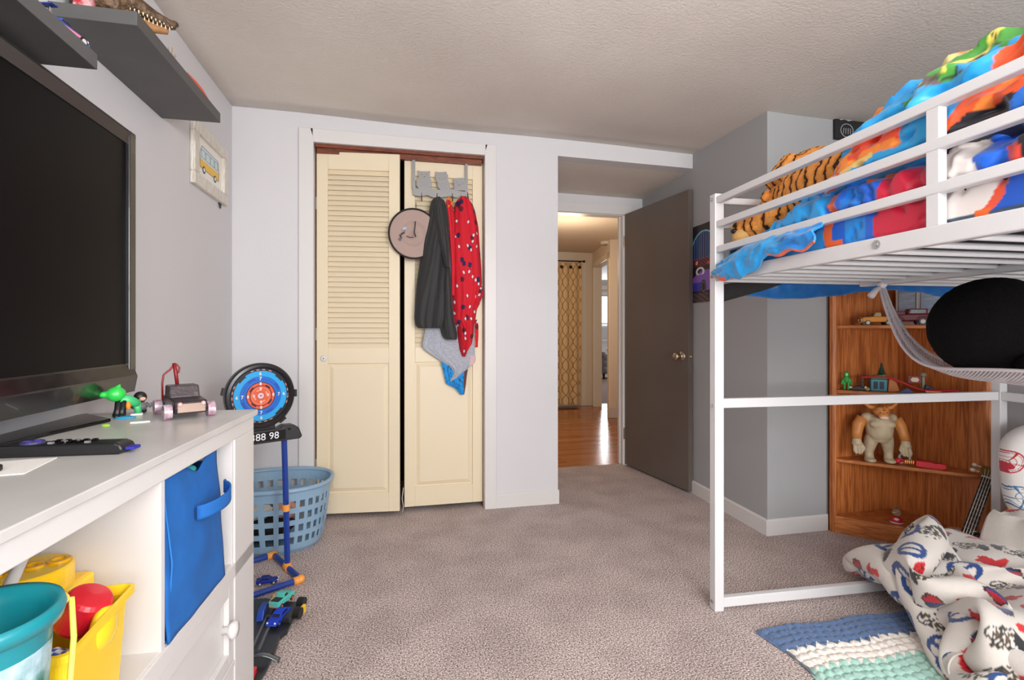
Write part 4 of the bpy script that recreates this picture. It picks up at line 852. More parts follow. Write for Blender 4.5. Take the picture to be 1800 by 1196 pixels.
# comforter -------------------------------------------------------------
SKY=(24,150,220);BLU=(20,96,206);DEEP=(14,66,150);ORA=(240,104,36);RED=(208,26,62);WHT=(226,218,214);BLK=(28,28,36)
def comf_color(S,Zz,N):
    s=S+.012*N
    col=np.zeros(S.shape+(3,))+A3(SKY)
    # stripes follow the length of the bed, slanting with height
    q=s+.03*(Zz-1.36)
    col=lay(col,sstep(.49,.51,q),BLU); col=lay(col,(q>.575)&(q<.64)&(Zz<1.39),(26,136,220)); col=lay(col,(q>.56)&(q<.62)&(Zz>1.40),(22,120,214))
    col=lay(col,np.abs(q-.525-.012*np.sin(Zz*50))<.016,ORA); col=lay(col,(np.abs(q-.535)<.03)&(Zz<1.335),ORA)
    r=q+.12*(Zz-1.36)*-1
    col=lay(col,r>.668,RED); col=lay(col,(q>.60)&(q<.70)&(Zz>1.468),(226,88,40)); col=lay(col,(q>.69)&(q<.80)&(Zz>1.472),(26,80,140))
    col=lay(col,q>.812+.008*np.sin(Zz*70),WHT)
    arc=np.hypot((s-.83)/.125,(Zz-1.40)/.10)
    col=lay(col,(q>.905)&(Zz>1.415),(26,100,214)); col=lay(col,(q>.90)&(arc>1.03)&(Zz<1.415),(20,84,190)); col=lay(col,(q>.88)&(np.abs(arc-1.03)<.07)&(Zz<1.42),(226,80,50)); col=lay(col,(q>.83)&(Zz<1.327),(60,84,104)); col=lay(col,(q>.90)&(q<.93)&(Zz<1.332),ORA)
    col=lay(col,(q>.985)&(Zz>1.40)&(q<1.06),BLK); col=lay(col,(np.abs(q-.975)<.012)&(Zz>1.40)&(Zz<1.45),(226,70,50)); col=lay(col,s>1.12,(20,84,190))
    return col
cm=thing('comforter','satin blue red and white printed comforter heaped on the loft bed','comforter',BL(.69,1.0,1.404),BRZ)
satin=MC('satin_print',.32,bump=(26,.25,.004),sheen=.2)
# lower drape along the near guard rail
nu,nv=420,90; U,V=UV(nu,nv); S=.02+1.96*U**1.35
zt=1.395+.115*sstep(.03,.40,S)
prof_e=np.interp(V,[0,.1,.3,.45,.55,.7,1],[.036,.042,.05,.058,.085,.2,.62]); 
zz=1.318+(zt-1.318)*np.interp(V,[0,.1,.3,.5,.62,.75,1],[0,.12,.48,.82,.97,1,.94])
fold=-np.abs(pn(S*11,V*2.2,3.))*2+.55+.6*(-np.abs(pn(S*24+2*V,V*3.,5.))*2+.5)
quilt=-.012*np.exp(-((V-.52)/.03)**2)-.008*np.exp(-((V-.30)/.025)**2)
dg=-np.abs(pn(S*9+V*3.4,V*4.2-S*5,23.))*2+.5
e=prof_e-(.024*fold+.020*dg)*sstep(0,.12,V)*(1-sstep(.6,.76,V))-.012*np.sin(V*PI*4)**2*(V<.55)-quilt*1.2
e=np.maximum(e,.034); zz=zz+.020*pn(S*9,V*3,8.)*sstep(.4,.7,V)
col=comf_color(S,zz,pn(S*14,V*6,2.)*1.)
MB().grid(e,-S+1.0+0*e,zz-1.404,col=col).build('lower_layer',satin,cm,smooth=True,solid=.006)
for o in C.objects:
    if o.parent==cm: o.data.transform(Matrix.Translation((-.69,0,0)))
def bedmesh(b,name,mat,par=None,**k):   # coordinates given as (e,-s,z) of the bed frame
    par=par or cm; o=b.build(name,mat,par,**k)
    l=par.location; inv=(Matrix.Translation(Vector((BO.x,BO.y,0)))@Matrix.Rotation(BRZ,4,'Z')); o.data.transform(par.matrix_basis.inverted()@inv); return o
# part spilling over the beam near the foot corner
nu,nv=160,50; U,V=UV(nu,nv); S=.012+.515*U
low=1.284-.016*np.sin(np.clip(U/.55,0,1)*PI)**.8+.034*sstep(.42,.62,U)+.006*np.sin(U*33)+.006*sstep(.9,1,U)
top=1.356+.042*sstep(0,.35,U)
z=top+(low-top)*V; dg=-np.abs(pn(S*9+V*1.1,V*1.8-S*4,6.))*2+.5+.35*(-np.abs(pn(S*21+V*2,V*3-S*8,16.))*2+.5)
e=.034-.050*np.sin(np.clip(V*1.15,0,1)*PI/2)**.8-.020*np.sin(np.clip(U*8,0,1)*PI/2)*V*(1-V)*3-.022*dg*np.minimum(1,V*3)*(1-.5*V)
e=np.where(z<1.318,np.minimum(e,-.004),np.minimum(e,.036))
c2=np.zeros(U.shape+(3,))+A3(SKY); c2=lay(c2,sstep(.70,.76,U)*(V<2),(24,136,218))
c2=lay(c2,(V>.84)&(U<.09)&(np.sin(U*420)>0),(206,212,216)); c2=lay(c2,(V>.84)&(U<.09)&(np.sin(U*420)<=0),(40,50,70)); c2=lay(c2,(V>.84)&(U>.09)&(U<.17),(226,84,50)); c2=lay(c2,(V>.93)&(U>.62),(226,96,50))
bedmesh(MB().grid(e,-S,z,col=c2),'spilled_edge',satin,smooth=True,solid=.006)
# upper heap
nu,nv=300,110; U,V=UV(nu,nv); S=.455+1.5*U**1.2
hgt=1.50+(.235*sstep(.45,.60,S)+.045*sstep(.56,.66,S))*(1-.35*sstep(1.2,1.9,S))+.02*pn(S*7,2.,1.)
e=np.interp(V,[0,.12,.35,.5,.7,.85,1],[.10,.045,.06,.11,.26,.45,.75])
zz=1.485+(hgt-1.485)*np.interp(V,[0,.1,.35,.5,.72,.85,1],[0,.1,.42,.66,1,.85,.05])
fold=-np.abs(pn(S*8+V*2,V*4.5,13.))*2+.5+.6*(-np.abs(pn(S*15-V*5,V*9,15.))*2+.5)
dg=-np.abs(pn(S*11-V*4,V*6+S*4,33.))*2+.5
e=np.maximum(e-(.030*fold+.022*dg)*sstep(0,.2,V),.036); zz=zz+.026*fold*sstep(.3,.6,V)*(1-sstep(.9,1,V))
N=pn(S*9,V*5,4.); q=S+.03*N; v=V+.03*pn(S*13,V*7,6.)
col=np.zeros(U.shape+(3,))+A3((30,160,224))
col=lay(col,(q>.53)&(q<.73)&(v>.155)&(v<.34),(238,134,46)); col=lay(col,(q>.58)&(q<.74)&(v>.22)&(v<.36),(232,74,40)); col=lay(col,(q>.55)&(q<.66)&(np.abs(v-.15)<.02),(226,190,110))
m=np.hypot((q-.505)/.035,(v-.17)/.075); col=lay(col,m<1.25,(226,80,46)); col=lay(col,m<1,(228,216,218)); col=lay(col,(m<.85)&(pn(S*80,V*40,3.)>-.08)&(v<.2),(110,34,56)); col=lay(col,q<.475,(30,150,214))
col=lay(col,(q>.555)&(q<.645)&(v>.46),(236,140,56)); col=lay(col,(q>.62)&(q<.66)&(v>.4),(30,150,216))
col=lay(col,(q>.70)&(q<.735)&(v<.4)&(v>.3),(190,30,60))
d=q-.26*(v-.2); col=lay(col,(d>.845)&(v<.75),(238,90,36)); col=lay(col,(d>.90)&(d<.93)&(v<.5),(240,130,50)); col=lay(col,(d>.865+.3*(v-.1))&(v<.2),BLK); col=lay(col,(d>.99),(28,110,206))
col=lay(col,(q>.685)&(q<.74)&(v>.5),(222,212,130)); col=lay(col,(q>.705)&(q<.83)&(v>.44)&(v<.60),(70,150,56)); col=lay(col,(q>.73)&(q<.86)&(v>.60),(64,142,50)); col=lay(col,(q>.79)&(q<.815)&(v>.48),(226,210,96)); col=lay(col,(q>.76)&(q<.80)&(v>.44)&(v<.5),(110,90,90)); col=lay(col,(q>.66)&(q<.80)&(v>.70)&(v<.78),(236,150,70))
col=lay(col,(np.abs(pn(S*20,V*9,31.))<.03)&(q>.68)&(q<.84)&(v>.44),(40,60,40))
bedmesh(MB().grid(e,-S,zz,col=col),'upper_heap',satin,smooth=True,solid=.006)
# drape over the foot end
nu,nv=160,40; U,V=UV(nu,nv); E_=.17+1.15*U
z=1.40-.165*V-.02*np.sin(U*PI*2.2+.4)*V-.01*pn(U*9,V*2,2.); y=.044+.055*np.sin(np.clip(V*1.3,0,1)*PI/2)-.02*V+.012*np.abs(pn(U*14,V*2,9.))
z=np.where(U>.93,z+.03*V,z)
bedmesh(MB().grid(E_,y,z,col=np.zeros(U.shape+(3,))+A3((22,96,164))),'foot_drape',satin,smooth=True,solid=.006)
th_=thing('fleece_roll','rolled black fleece drooping under the foot beam of the loft bed','fleece',BL(.15,-.09,1.25),BRZ)
b=MB().tube([(-.105,.0,-.03),(-.05,.0,-.012),(.02,.0,.004),(.10,.0,.02),(.2,-.005,.045),(.30,-.02,.085)],[.031,.034,.032,.028,.02,.016],20)
b.build('roll',M('fleece_black',(38,36,36),rough=.98,bump=(160,.8,.003)),th_,smooth=True)
MB().tube([(-.106,0,-.03),(-.1075,0,-.0305)],.024,18).build('roll_end',M('fleece_end',(58,56,56),rough=.98),th_)
# plush tiger -------------------------------------------------------------
def tiger_mat():
    m=M('tiger_fur',(222,136,42),rough=.95,bump=(130,1,.006)); nt=m.node_tree; b=nt.nodes['Principled BSDF']
    tc=nt.nodes.new('ShaderNodeTexCoord'); mp=nt.nodes.new('ShaderNodeMapping'); mp.inputs['Rotation'].default_value=(.25,.3,.2)
    w=nt.nodes.new('ShaderNodeTexWave'); w.wave_type='BANDS'; w.bands_direction='Y'; w.inputs['Scale'].default_value=9.5; w.inputs['Distortion'].default_value=4.5; w.inputs['Detail'].default_value=2.5; w.inputs['Detail Scale'].default_value=2
    nt.links.new(tc.outputs['Object'],mp.inputs['Vector']); nt.links.new(mp.outputs['Vector'],w.inputs['Vector'])
    r=nt.nodes.new('ShaderNodeValToRGB'); e=r.color_ramp.elements; e[0].position=.07; e[0].color=rgb(52,34,24)+(1,); e[1].position=.17; e[1].color=rgb(206,122,44)+(1,); x=e.new(.7); x.color=rgb(232,156,74)+(1,)
    nt.links.new(w.outputs['Fac'],r.inputs['Fac']); nt.links.new(r.outputs['Color'],b.inputs['Base Color']); return m
tf=tiger_mat()
tg=thing('plush_tiger','orange black striped plush tiger lying behind the guard rail','plush tiger',BL(.25,.22,1.405),BRZ)
def fur(o,sc=60,st=.011):
    tx=bpy.data.textures.get('furtex') or bpy.data.textures.new('furtex','CLOUDS'); tx.noise_scale=.014; tx.noise_depth=3
    d=o.modifiers.new('d','DISPLACE'); d.texture=tx; d.strength=st; d.mid_level=.5; return o
b=MB().tube([(.0,.24-.10,.09),(-.02,.10,.125),(-.03,0,.135),(-.03,-.10,.15),(-.02,-.2,.16),(0,-.26,.15)],[.07,.1,.115,.115,.10,.07],20)
b.ell((.12,.12,.22),(.15,.13,.15)).ell((.22,.0,.22),(.13,.15,.13))
b.tube([(-.09,.02,.08),(-.15,.10,.055),(-.175,.185,.062)],[.055,.05,.04],14)
b.tube([(.05,.15,.3),(-.03,.15,.22)],[.07,.06],14)
o=bedm=b.build('body',tf,tg,smooth=True,remesh=.006,smod=3); fur(o)
b=MB().ell((-.06,.12,.10),(.085,.07,.075)).ell((-.115,.1,.165),(.025,.02,.026)).ell((-.02,.15,.175),(.026,.02,.026)); o=b.build('head',tf,tg,smooth=True,remesh=.006,smod=2); fur(o)
b=MB().ell((-.165,.15,.03),(.05,.05,.042)); b.build('muzzle',M('tiger_tan',(214,168,104),rough=.95,bump=(90,.7,.004)),tg,smooth=True)
MB().ell((-.21,.16,.05),(.012,.014,.01)).build('nose',blackp,tg,smooth=True)
# ---------------------------------------------------------------- hammock and black plush
A=Vector((1.836,1.61,1.262)); Bq=Vector((1.60,.30,1.262))
hm=thing('net_hammock','white net toy hammock knotted to the centre beam under the bed','hammock',A)
nu,nv=120,40; U,V=UV(nu,nv)
wid=.022+.24*np.sin(np.clip(U*1.0,0,1)*PI)**1.3
sag=.335*(1-np.abs(2*U-1)**5.5)
Y=A.y+(Bq.y-A.y)*U; xc=A.x+(Bq.x-A.x)*U+.0
X=xc+(V-.5)*wid; Z=A.z-sag+.10*((V-.5)*2)**2*np.sin(U*PI)**1.6*.5
def net_mat():
    m=M('net_white',(222,218,224),rough=.9); nt=m.node_tree; b=nt.nodes['Principled BSDF']
    tc=nt.nodes.new('ShaderNodeTexCoord'); mp=nt.nodes.new('ShaderNodeMapping'); mp.inputs['Rotation'].default_value=(0,0,.78)
    ck=nt.nodes.new('ShaderNodeTexBrick'); ck.inputs['Scale'].default_value=1; ck.inputs['Brick Width'].default_value=.0065; ck.inputs['Row Height'].default_value=.0065; ck.inputs['Mortar Size'].default_value=.0013; ck.offset=0
    ck.inputs['Color1'].default_value=(.12,.12,.12,1); ck.inputs['Color2'].default_value=(.12,.12,.12,1); ck.inputs['Mortar'].default_value=(1,1,1,1)
    nt.links.new(tc.outputs['Object'],mp.inputs['Vector']); nt.links.new(mp.outputs['Vector'],ck.inputs['Vector']); nt.links.new(ck.outputs['Color'],b.inputs['Alpha']); return m
MB().grid(X,Y,Z).build('net',net_mat(),hm,world=True,smooth=True)
net=M('net_hem',(220,212,216),rough=.9,bump=(150,.4,.001))
for vv in (0,1,.5):
    j=int(vv*(nv-1)); MB().tube([(X[j,i],Y[j,i],Z[j,i]) for i in range(0,nu,3)],.005 if vv!=.5 else .0015,8).build('hem_cord',net,hm,world=True,smooth=True)
st=[(X[20,i],Y[20,i],Z[20,i]+.004) for i in range(0,44,3)]; MB().tube(st,[.004+.006*math.sin(i/len(st)*PI) for i in range(len(st))],10).build('gathered_band',net,hm,world=True,smooth=True)
b=MB().ell(tuple(A+Vector((0,-.005,.0))),(.016,.016,.014)); b.tube([A+Vector((-.02,0,.0)),A+Vector((-.02,0,.03)),A+Vector((.025,0,.03)),A+Vector((.025,0,0))],.005,8,close=True)
b.build('knot',net,hm,world=True,smooth=True)
tl=[onY(1549,503,1.61),onY(1540,510,1.60),onY(1531,521,1.595)]; U2,V2=UV(10,4)
MB().tube(tl,[.004,.010,.013],10).build('tail',net,hm,world=True,smooth=True)
pl=thing('black_plush','big round black plush toy resting in the net hammock','plush toy',(1.755,1.18,.937))
bf=M('plush_black',(17,16,17),rough=1,spec=.1,bump=(220,1,.004))
b=MB().ell((.005,0,.155),(.155,.16,.152)).ell((.10,-.02,.235),(.075,.085,.06)); o=b.build('body',bf,pl,smooth=True,remesh=.008,smod=4); fur(o,st=.005)
MB().ell((-.06,-.145,.05),(.035,.04,.035)).build('foot',bf,pl,smooth=True)
# ================================================================ CORNER SHELF
cw=wood('pine_stain',(200,122,64),(154,84,38),(14,14,.9),5,rough=.42); cw2=wood('pine_stain_flat',(196,120,64),(158,88,42),(2,2,14),6,rough=.4)
CY,CX=2.312,2.742
cs=thing('corner_shelf','stained pine corner bookshelf with toys behind the loft bed','corner shelf',(2.5,2.1,0))
def box(x0,x1,y0,y1,z0,z1,nm,m=cw,bev=.002,T=None): return MB().box(x0,x1,y0,y1,z0,z1,T).build(nm,m,cs,world=True,bevel=bev)
HT=1.42
l0=Vector((2.278,2.277)); r0=Vector((2.735,1.83))
box(l0.x,CX,CY-.016,CY-.004,.0,HT,'back_panel'); box(CX-.012,CX,1.84,CY-.016,.0,HT,'back_panel')
fd=(r0-l0).normalized(); nn=Vector((fd.y,-fd.x)); nn=nn if nn.y<0 else -nn
MB().prism([(2.278,2.277),(2.298,2.270),(2.298,CY-.004),(2.278,CY-.004)],0,HT,'z').build('left_stile',cw,cs,world=True,bevel=.003)
MB().prism([(2.298,CY-.018),(2.335,CY-.018),(2.335,CY-.024),(2.298,CY-.024)],.09,HT,'z').build('left_board',cw,cs,world=True,bevel=.002)
MB().prism([(CX-.034,1.84),(CX-.01,1.825),(CX,1.84),(CX,1.92),(CX-.034,1.92)],0,HT,'z').build('right_stile',cw,cs,world=True,bevel=.004)
shz=(1.113,.767,.398)
for z in shz+(HT-.0,):
    a=l0+Vector((.012,.0)); c=r0+Vector((-.03,.012)); mid=(a+c)/2-nn*.0
    MB().prism([tuple(a),tuple(a+fd*.02+nn*.006),tuple(c-fd*.03+nn*.006),tuple(c),(CX-.012,c.y+.01),(CX-.012,CY-.016),(a.x,CY-.016)],z-.018,z,'z').build('shelf' if z<HT else 'top',cw2,cs,world=True,bevel=.005)
a=l0+Vector((.014,.004)); c=r0+Vector((-.03,.016))
MB().prism([tuple(a),tuple(c),(CX-.012,c.y+.01),(CX-.012,CY-.016),(a.x,CY-.016)],.072,.09,'z').build('base_shelf',cw2,cs,world=True)
MB().prism([tuple(a+nn*.012),tuple(c+nn*.012),tuple(c),tuple(a)],0,.09,'z').build('base_board',cw2,cs,world=True,bevel=.003)
def SH(px,py,back=.06):  # point on a vertical plane parallel to the shelf front, set back from it
    o_=l0-nn*back; return onV(px,py,(o_.x,o_.y),(fd.x,fd.y))
fa=math.atan2(fd.y,fd.x)
p=SH(1540,560,.05); q=toy_car('toy_pickup','yellow toy pickup truck on the highest shelf of the corner unit','toy car',(p.x,p.y,1.113),fa+PI+.25,.145,(198,128,30),(200,180,130),'pickup')
p=SH(1596,560,.055); toy_car('toy_roadster','maroon vintage toy car with chrome grille right of the yellow pickup','toy car',(p.x,p.y,1.113),fa+PI+.2,.165,(96,32,40),(200,196,190),'vintage')
# printed bus front
t=thing('printed_bus_box','white printed card bus with blue windows and red stripe behind the toy cars','toy bus',(CX-.06,2.08,1.113),-PI/2)
cb=M('card_white',(222,224,224),rough=.7)
MB().box(-.17,.20,-.02,.02,0,.20).build('body',cb,t,bevel=.004)
MB().box(-.168,.198,-.0215,-.0205,.02,.062).build('red_stripe',M('bus_red',(176,44,46),rough=.6),t)
wb=M('bus_window',(180,206,232),rough=.5,stretch=(6,6,30),var=(3,.25)); 
for x0,x1 in ((-.15,-.055),(-.03,.075),(.095,.185)): MB().box(x0,x1,-.0222,-.0205,.075,.185).build('window',wb,t,bevel=.001); MB().tube([(x0,-.0222,.075),(x1,-.0222,.075),(x1,-.0222,.185),(x0,-.0222,.185)],.0018,6,close=True).build('window_outline',blackp,t)
# second shelf
p=SH(1488,684,.02); t=thing('green_toy_figure','small green toy figure standing alone left on the second shelf','toy figure',(p.x,p.y,.767),fa)
g2=M('figure_green',(46,150,62),rough=.4); b=MB()
for s in (-1,1): b.tube([(s*.009,0,.004),(s*.009,0,.03),(s*.006,0,.045)],[.007,.006,.007],8).tube([(s*.012,0,.062),(s*.02,-.004,.045),(s*.022,-.008,.03)],[.005,.0045,.005],8)
b.tube([(0,0,.042),(0,0,.068)],[.012,.014],10).ell((0,0,.083),(.013,.013,.017)); b.build('body',g2,t,smooth=True,remesh=.003)
MB().ell((0,-.011,.084),(.007,.004,.009)).build('visor',M('visor_pale',(150,220,150),rough=.3),t,smooth=True)
p=SH(1509,684,.03); t=thing('black_toy_jet','low black toy jet with white tips left of the red toy track','toy',(p.x,p.y,.767),fa)
MB().prism([(-.04,.002),(.04,.002),(.03,.016),(.0,.026),(-.035,.014)],-.014,.014,'y').build('hull',blackp,t,bevel=.003); MB().box(-.045,-.028,-.015,-.004,.012,.02).box(.026,.036,-.015,-.004,.012,.024).build('tips',whitem,t,bevel=.002)
p=SH(1525,686,.02); o=MB().ell((0,0,.01),(.011,.011,.01)).build('tiny_ball',M('ball_olive',(150,150,90),rough=.5),smooth=True); o.location=(p.x,p.y,.767); tag(o,'tiny olive toy ball under the start of the red toy track','toy ball')
p=SH(1590,686,.06); t=thing('toy_track_playset','red toy car track with teal tower and green roof on the second shelf','toy playset',(p.x,p.y,.767),fa)
rt=M('track_red',(196,36,56),rough=.35)
def sx(px): return (px-1590)*.00262
U,V=UV(60,5); xs=sx(1518)+(sx(1668)-sx(1518))*U; zz=.068-.052*sstep(.28,.72,U)+.004*np.sin(U*8)
MB().grid(xs,-.045+.026*V,zz+.006*(np.abs(V-.5)*2)**4).build('track',rt,t,smooth=True,solid=.004)
MB().box(sx(1535),sx(1562),-.015,.03,0,.062).build('tower',M('tower_teal',(52,130,150),rough=.4),t,bevel=.003)
MB().box(sx(1540),sx(1547),-.017,-.014,.012,.05).box(sx(1550),sx(1557),-.017,-.014,.012,.05).build('tower_windows',M('tower_dark',(24,40,60)),t)
MB().prism([(sx(1534),.062),(sx(1562),.062),(sx(1558),.088),(sx(1540),.082)],-.02,.035,'y').build('roof',M('roof_green',(40,130,80),rough=.5),t,bevel=.004)
b=MB()
for k in range(4): b.lathe([(.022-.005*k,0),(.004,.018)],9,Tm((sx(1554),.02,.088+.013*k)))
b.build('tree',M('tree_green',(28,62,44),rough=.8),t)
MB().prism([(sx(1563),0),(sx(1583),0),(sx(1577),.05),(sx(1572),.068),(sx(1565),.068)],-.012,.03,'y').build('rock',M('rock_orange',(190,116,62),rough=.6),t,bevel=.004)
MB().prism([(sx(1578),0),(sx(1604),0),(sx(1594),.025)],-.03,-.01,'y').build('blue_ramp',M('ramp_blue',(50,80,140),rough=.4),t,bevel=.002)
MB().box(sx(1520),sx(1523),-.036,-.03,0,.066).box(sx(1620),sx(1640),-.045,-.02,0,.01).build('supports',blackp,t)
MB().box(sx(1620),sx(1644),-.044,-.03,.003,.016).build('orange_sign',ora,t,bevel=.002)
MB().box(sx(1596),sx(1618),.02,.026,.045,.086).build('billboard',M('billboard_red',(120,40,34),rough=.5),t,bevel=.002); MB().prism([(sx(1600),.065),(sx(1603),.076),(sx(1611),.076),(sx(1614),.065),(sx(1611),.054),(sx(1603),.054)],.0185,.02,'y').build('billboard_patch',M('billboard_cream',(220,200,170)),t)
MB().box(sx(1618),sx(1622),.015,.03,0,.085).ell((sx(1620),.02,.092),(.014,.012,.012)).build('signal_post',M('post_grey',(130,130,110)),t); MB().prism([(sx(1620),.0),(sx(1640),0),(sx(1634),.03),(sx(1622),.045)],.0,.03,'y').build('navy_block',M('block_navy',(34,38,80),rough=.4),t,bevel=.004)
# third shelf: horned creature
p=SH(1545,812,.035); t=thing('horned_creature','beige horned toy creature with orange brown arms on the third shelf','toy creature',(p.x,p.y,.398),fa+.25)
be=M('creature_beige',(190,172,142),rough=.5,bump=(50,.6,.004),var=(18,.2)); og=M('creature_orange',(196,126,62),rough=.45,bump=(60,.4,.003))
b=MB()
for s in (-1,1):
    b.tube([(s*.042,0,.012),(s*.044,.005,.05),(s*.038,.002,.095),(s*.03,0,.13)],[.022,.021,.03,.034],14)
    b.ell((s*.044,-.014,.012),(.027,.036,.013))
b.tube([(0,0,.115),(0,-.006,.15),(0,-.002,.20),(0,.004,.235),(0,.0,.25)],[.045,.058,.066,.06,.03],18).ell((0,-.02,.155),(.055,.045,.045))
for s in (-1,1): b.ell((s*.028,-.048,.205),(.03,.02,.022)).ell((s*.052,0,.232),(.03,.03,.026))
b.build('body',be,t,smooth=True,remesh=.005,smod=2)
for s in (-1,1):
    a=MB().tube([(s*.072,0,.228),(s*.094,-.002,.19),(s*.102,-.012,.155),(s*.108,-.024,.12)],[.03,.028,.024,.021],12).build('arm',og,t,smooth=True)
    h=MB().tube([(s*.108,-.024,.122),(s*.108,-.03,.09)],[.02,.024],12)
    for k,(dx,dy) in enumerate(((-.017,-.008),(-.004,-.018),(.012,-.012))): h.tube([(s*(.108+dx),-.03+dy*.6,.085),(s*(.108+dx*1.25),-.034+dy,.062),(s*(.108+dx*.7),-.044+dy,.047)],[.0085,.008,.004],8)
    h.tube([(s*.09,-.03,.098),(s*.078,-.042,.078),(s*.083,-.05,.064)],[.008,.007,.004],8); h.build('hand',be,a,smooth=True,remesh=.0035)
hd=MB().ell((0,-.035,.268),(.036,.034,.03)).ell((0,-.062,.25),(.026,.02,.02)).ell((0,-.05,.285),(.03,.02,.012)).build('head',og,t,smooth=True,remesh=.004)
MB().ell((0,-.072,.243),(.02,.012,.012)).build('snout',M('creature_pale',(214,192,168),rough=.5),hd,smooth=True)
for s in (-1,1):
    MB().tube([(s*.024,-.02,.285),(s*.05,-.015,.29),(s*.07,-.015,.31),(s*.074,-.018,.33)],[.013,.011,.008,.002],10).build('horn',og,hd,smooth=True); MB().ell((s*.014,-.064,.268),(.005,.003,.004)).build('eye',blackp,hd,smooth=True)
MB().tube([(0,-.066,.28),(0,-.08,.30)],[.008,.001],8).build('nose_horn',og,hd,smooth=True)
for k in (-1,0,1): MB().tube([(k*.03,.05,.2+.02*(k==0)),(k*.036,.08,.24)],[.012,.002],8).build('back_spike',og,t,smooth=True)
p=SH(1618,818,.03); t=thing('red_toy_blaster','red plastic toy blaster with yellow coil lying right of the horned creature','toy',(p.x,p.y,.398),fa-.05)
rp=M('blaster_red',(206,30,48),rough=.4)
MB().prism([(-.02,.004),(.0,.0),(.085,.0),(.1,.006),(.1,.026),(.07,.03),(.055,.026),(.04,.032),(-.02,.032)],-.02,.02,'y',).build('handle',rp,t,bevel=.004)
MB().tube([(-.085,0,.018),(-.02,0,.018)],.006,10).ell((-.09,0,.018),(.014,.014,.014)).build('barrel',rp,t,smooth=True)
b=MB(); [b.tube([(-.062+.008*k,0,.018),(-.058+.008*k,0,.018)],.0105,12) for k in range(5)]; b.build('coil',yel,t)
p=SH(1590,800,.06); t=thing('silver_toy_ring','silver and white toy piece between the creature and red blaster','toy',(p.x,p.y,.398),fa)
MB().tube([(.022*math.cos(a),0,.03+.024*math.sin(a)) for a in np.linspace(0,2*PI,20,endpoint=False)],.007,8,close=True).build('ring',M('toy_silver',(170,172,176),rough=.3,metal=.5),t,smooth=True); MB().ell((-.02,-.005,.012),(.02,.015,.012)).build('white_base',whitem,t,smooth=True)
p=SH(1576,922,.05); t=thing('red_dome_toy','little red toy with a clear dome on the bottom shelf','toy',(p.x,p.y,.09),fa)
MB().lathe([(0,0),(.026,0),(.028,.01),(.026,.026),(.016,.034),(0,.036)],24).build('base',M('dome_red',(186,24,36),rough=.3,coat=.4),t,smooth=True); MB().lathe([(.0265,.002),(.0285,.004),(.0285,.008),(.0265,.01)],24).build('white_rim',whitem,t); MB().ell((-.002,-.022,.026),(.011,.006,.006)).build('white_spot',whitem,t,smooth=True)
MB().ell((0,0,.056),(.019,.019,.022)).build('dome',M('dome_glass',(190,186,160),rough=.05,trans=.85),t,smooth=True)
for k,(px,lab) in enumerate(((1626,'dark little toy scrap on the bottom shelf, the one nearer the red dome toy'),(1638,'dark little toy scrap on the bottom shelf, the one nearer the ukulele'))):
    p=SH(px,926,.05); o=MB().ell((0,0,.008),(.018,.012,.008)).build('toy_scrap',blackp,smooth=True); o.location=(p.x,p.y,.09); tag(o,lab,'toy scrap')
# ================================================================ UKULELE
n1=Vector((2.635,1.785,.405)); n0=Vector((2.245,1.60,.235)); ax=(n1-n0).normalized()
uk=thing('ukulele','dark wood ukulele with four strings leaning on the corner shelf','ukulele',n0)
look=Vector((-.80,-.57,.4)); nrm=(look-ax*look.dot(ax)).normalized(); side=ax.cross(nrm)
Mx=Matrix((( *side,),( *ax,),( *nrm,))).transposed().to_4x4()   # local x side, y along neck, z out of the top
Ln=(n1-n0).length
ub=wood('uke_body',(120,74,48),(78,46,30),(3,20,3),6,rough=.35); ud=M('uke_neck',(38,28,24),rough=.35)
MB().box(-.021,.021,-.02,Ln,-.012,.003,Mx).build('fretboard',ud,uk,bevel=.002)
b=MB()
for k in range(12): y=Ln*(1-.5*(k/11.)*1.7); b.box(-.021,.021,y-.0008,y+.0008,.003,.0042,Mx)
b.build('frets',chrome,uk)
prof=[(x,y+.07) for x,y in [(.0,-.34),(.06,-.335),(.098,-.29),(.104,-.24),(.085,-.185),(.064,-.15),(.066,-.11),(.078,-.07),(.07,-.03),(.04,-.006),(0,0)]]
poly=prof+[(-x,y) for x,y in prof[-2:0:-1]]
MB().prism(poly,-.06,-.003,'z',Mx).build('body',ub,uk,bevel=.006)
MB().tube([(0,-.04,-.003),(0,-.04,-.0015)],.032,24,Mx).build('sound_hole',dark,uk); MB().box(-.035,.035,-.27,-.255,-.003,.006,Mx).build('bridge',ud,uk,bevel=.002)
MB().box(-.023,.023,Ln,Ln+.006,-.002,.007,Mx).build('nut',whitem,uk)
MB().prism([(-.022,Ln),(.022,Ln),(.034,Ln+.05),(.03,Ln+.13),(-.03,Ln+.13),(-.034,Ln+.05)],-.014,-.002,'z',Mx).build('headstock',M('uke_head',(120,96,40),rough=.4),uk,bevel=.003)
for s in (-1,1):
    for k in (.045,.09): MB().tube([(s*.034,Ln+k,-.008),(s*.055,Ln+k,-.008)],.004,8,Mx).ell((s*.058,Ln+k,-.008),(.011,.009,.009),Mx).build('tuning_peg',M('peg_ivory',(220,210,190),rough=.4),uk,smooth=True)
for k in range(4):
    x=-.0135+.009*k; MB().tube([(x,-.26,.0075),(x,Ln+.003,.0085),(x*1.4,Ln+.07,.0)],.0013,6,Mx).build('string',M('string_white',(214,208,196),rough=.4),uk)
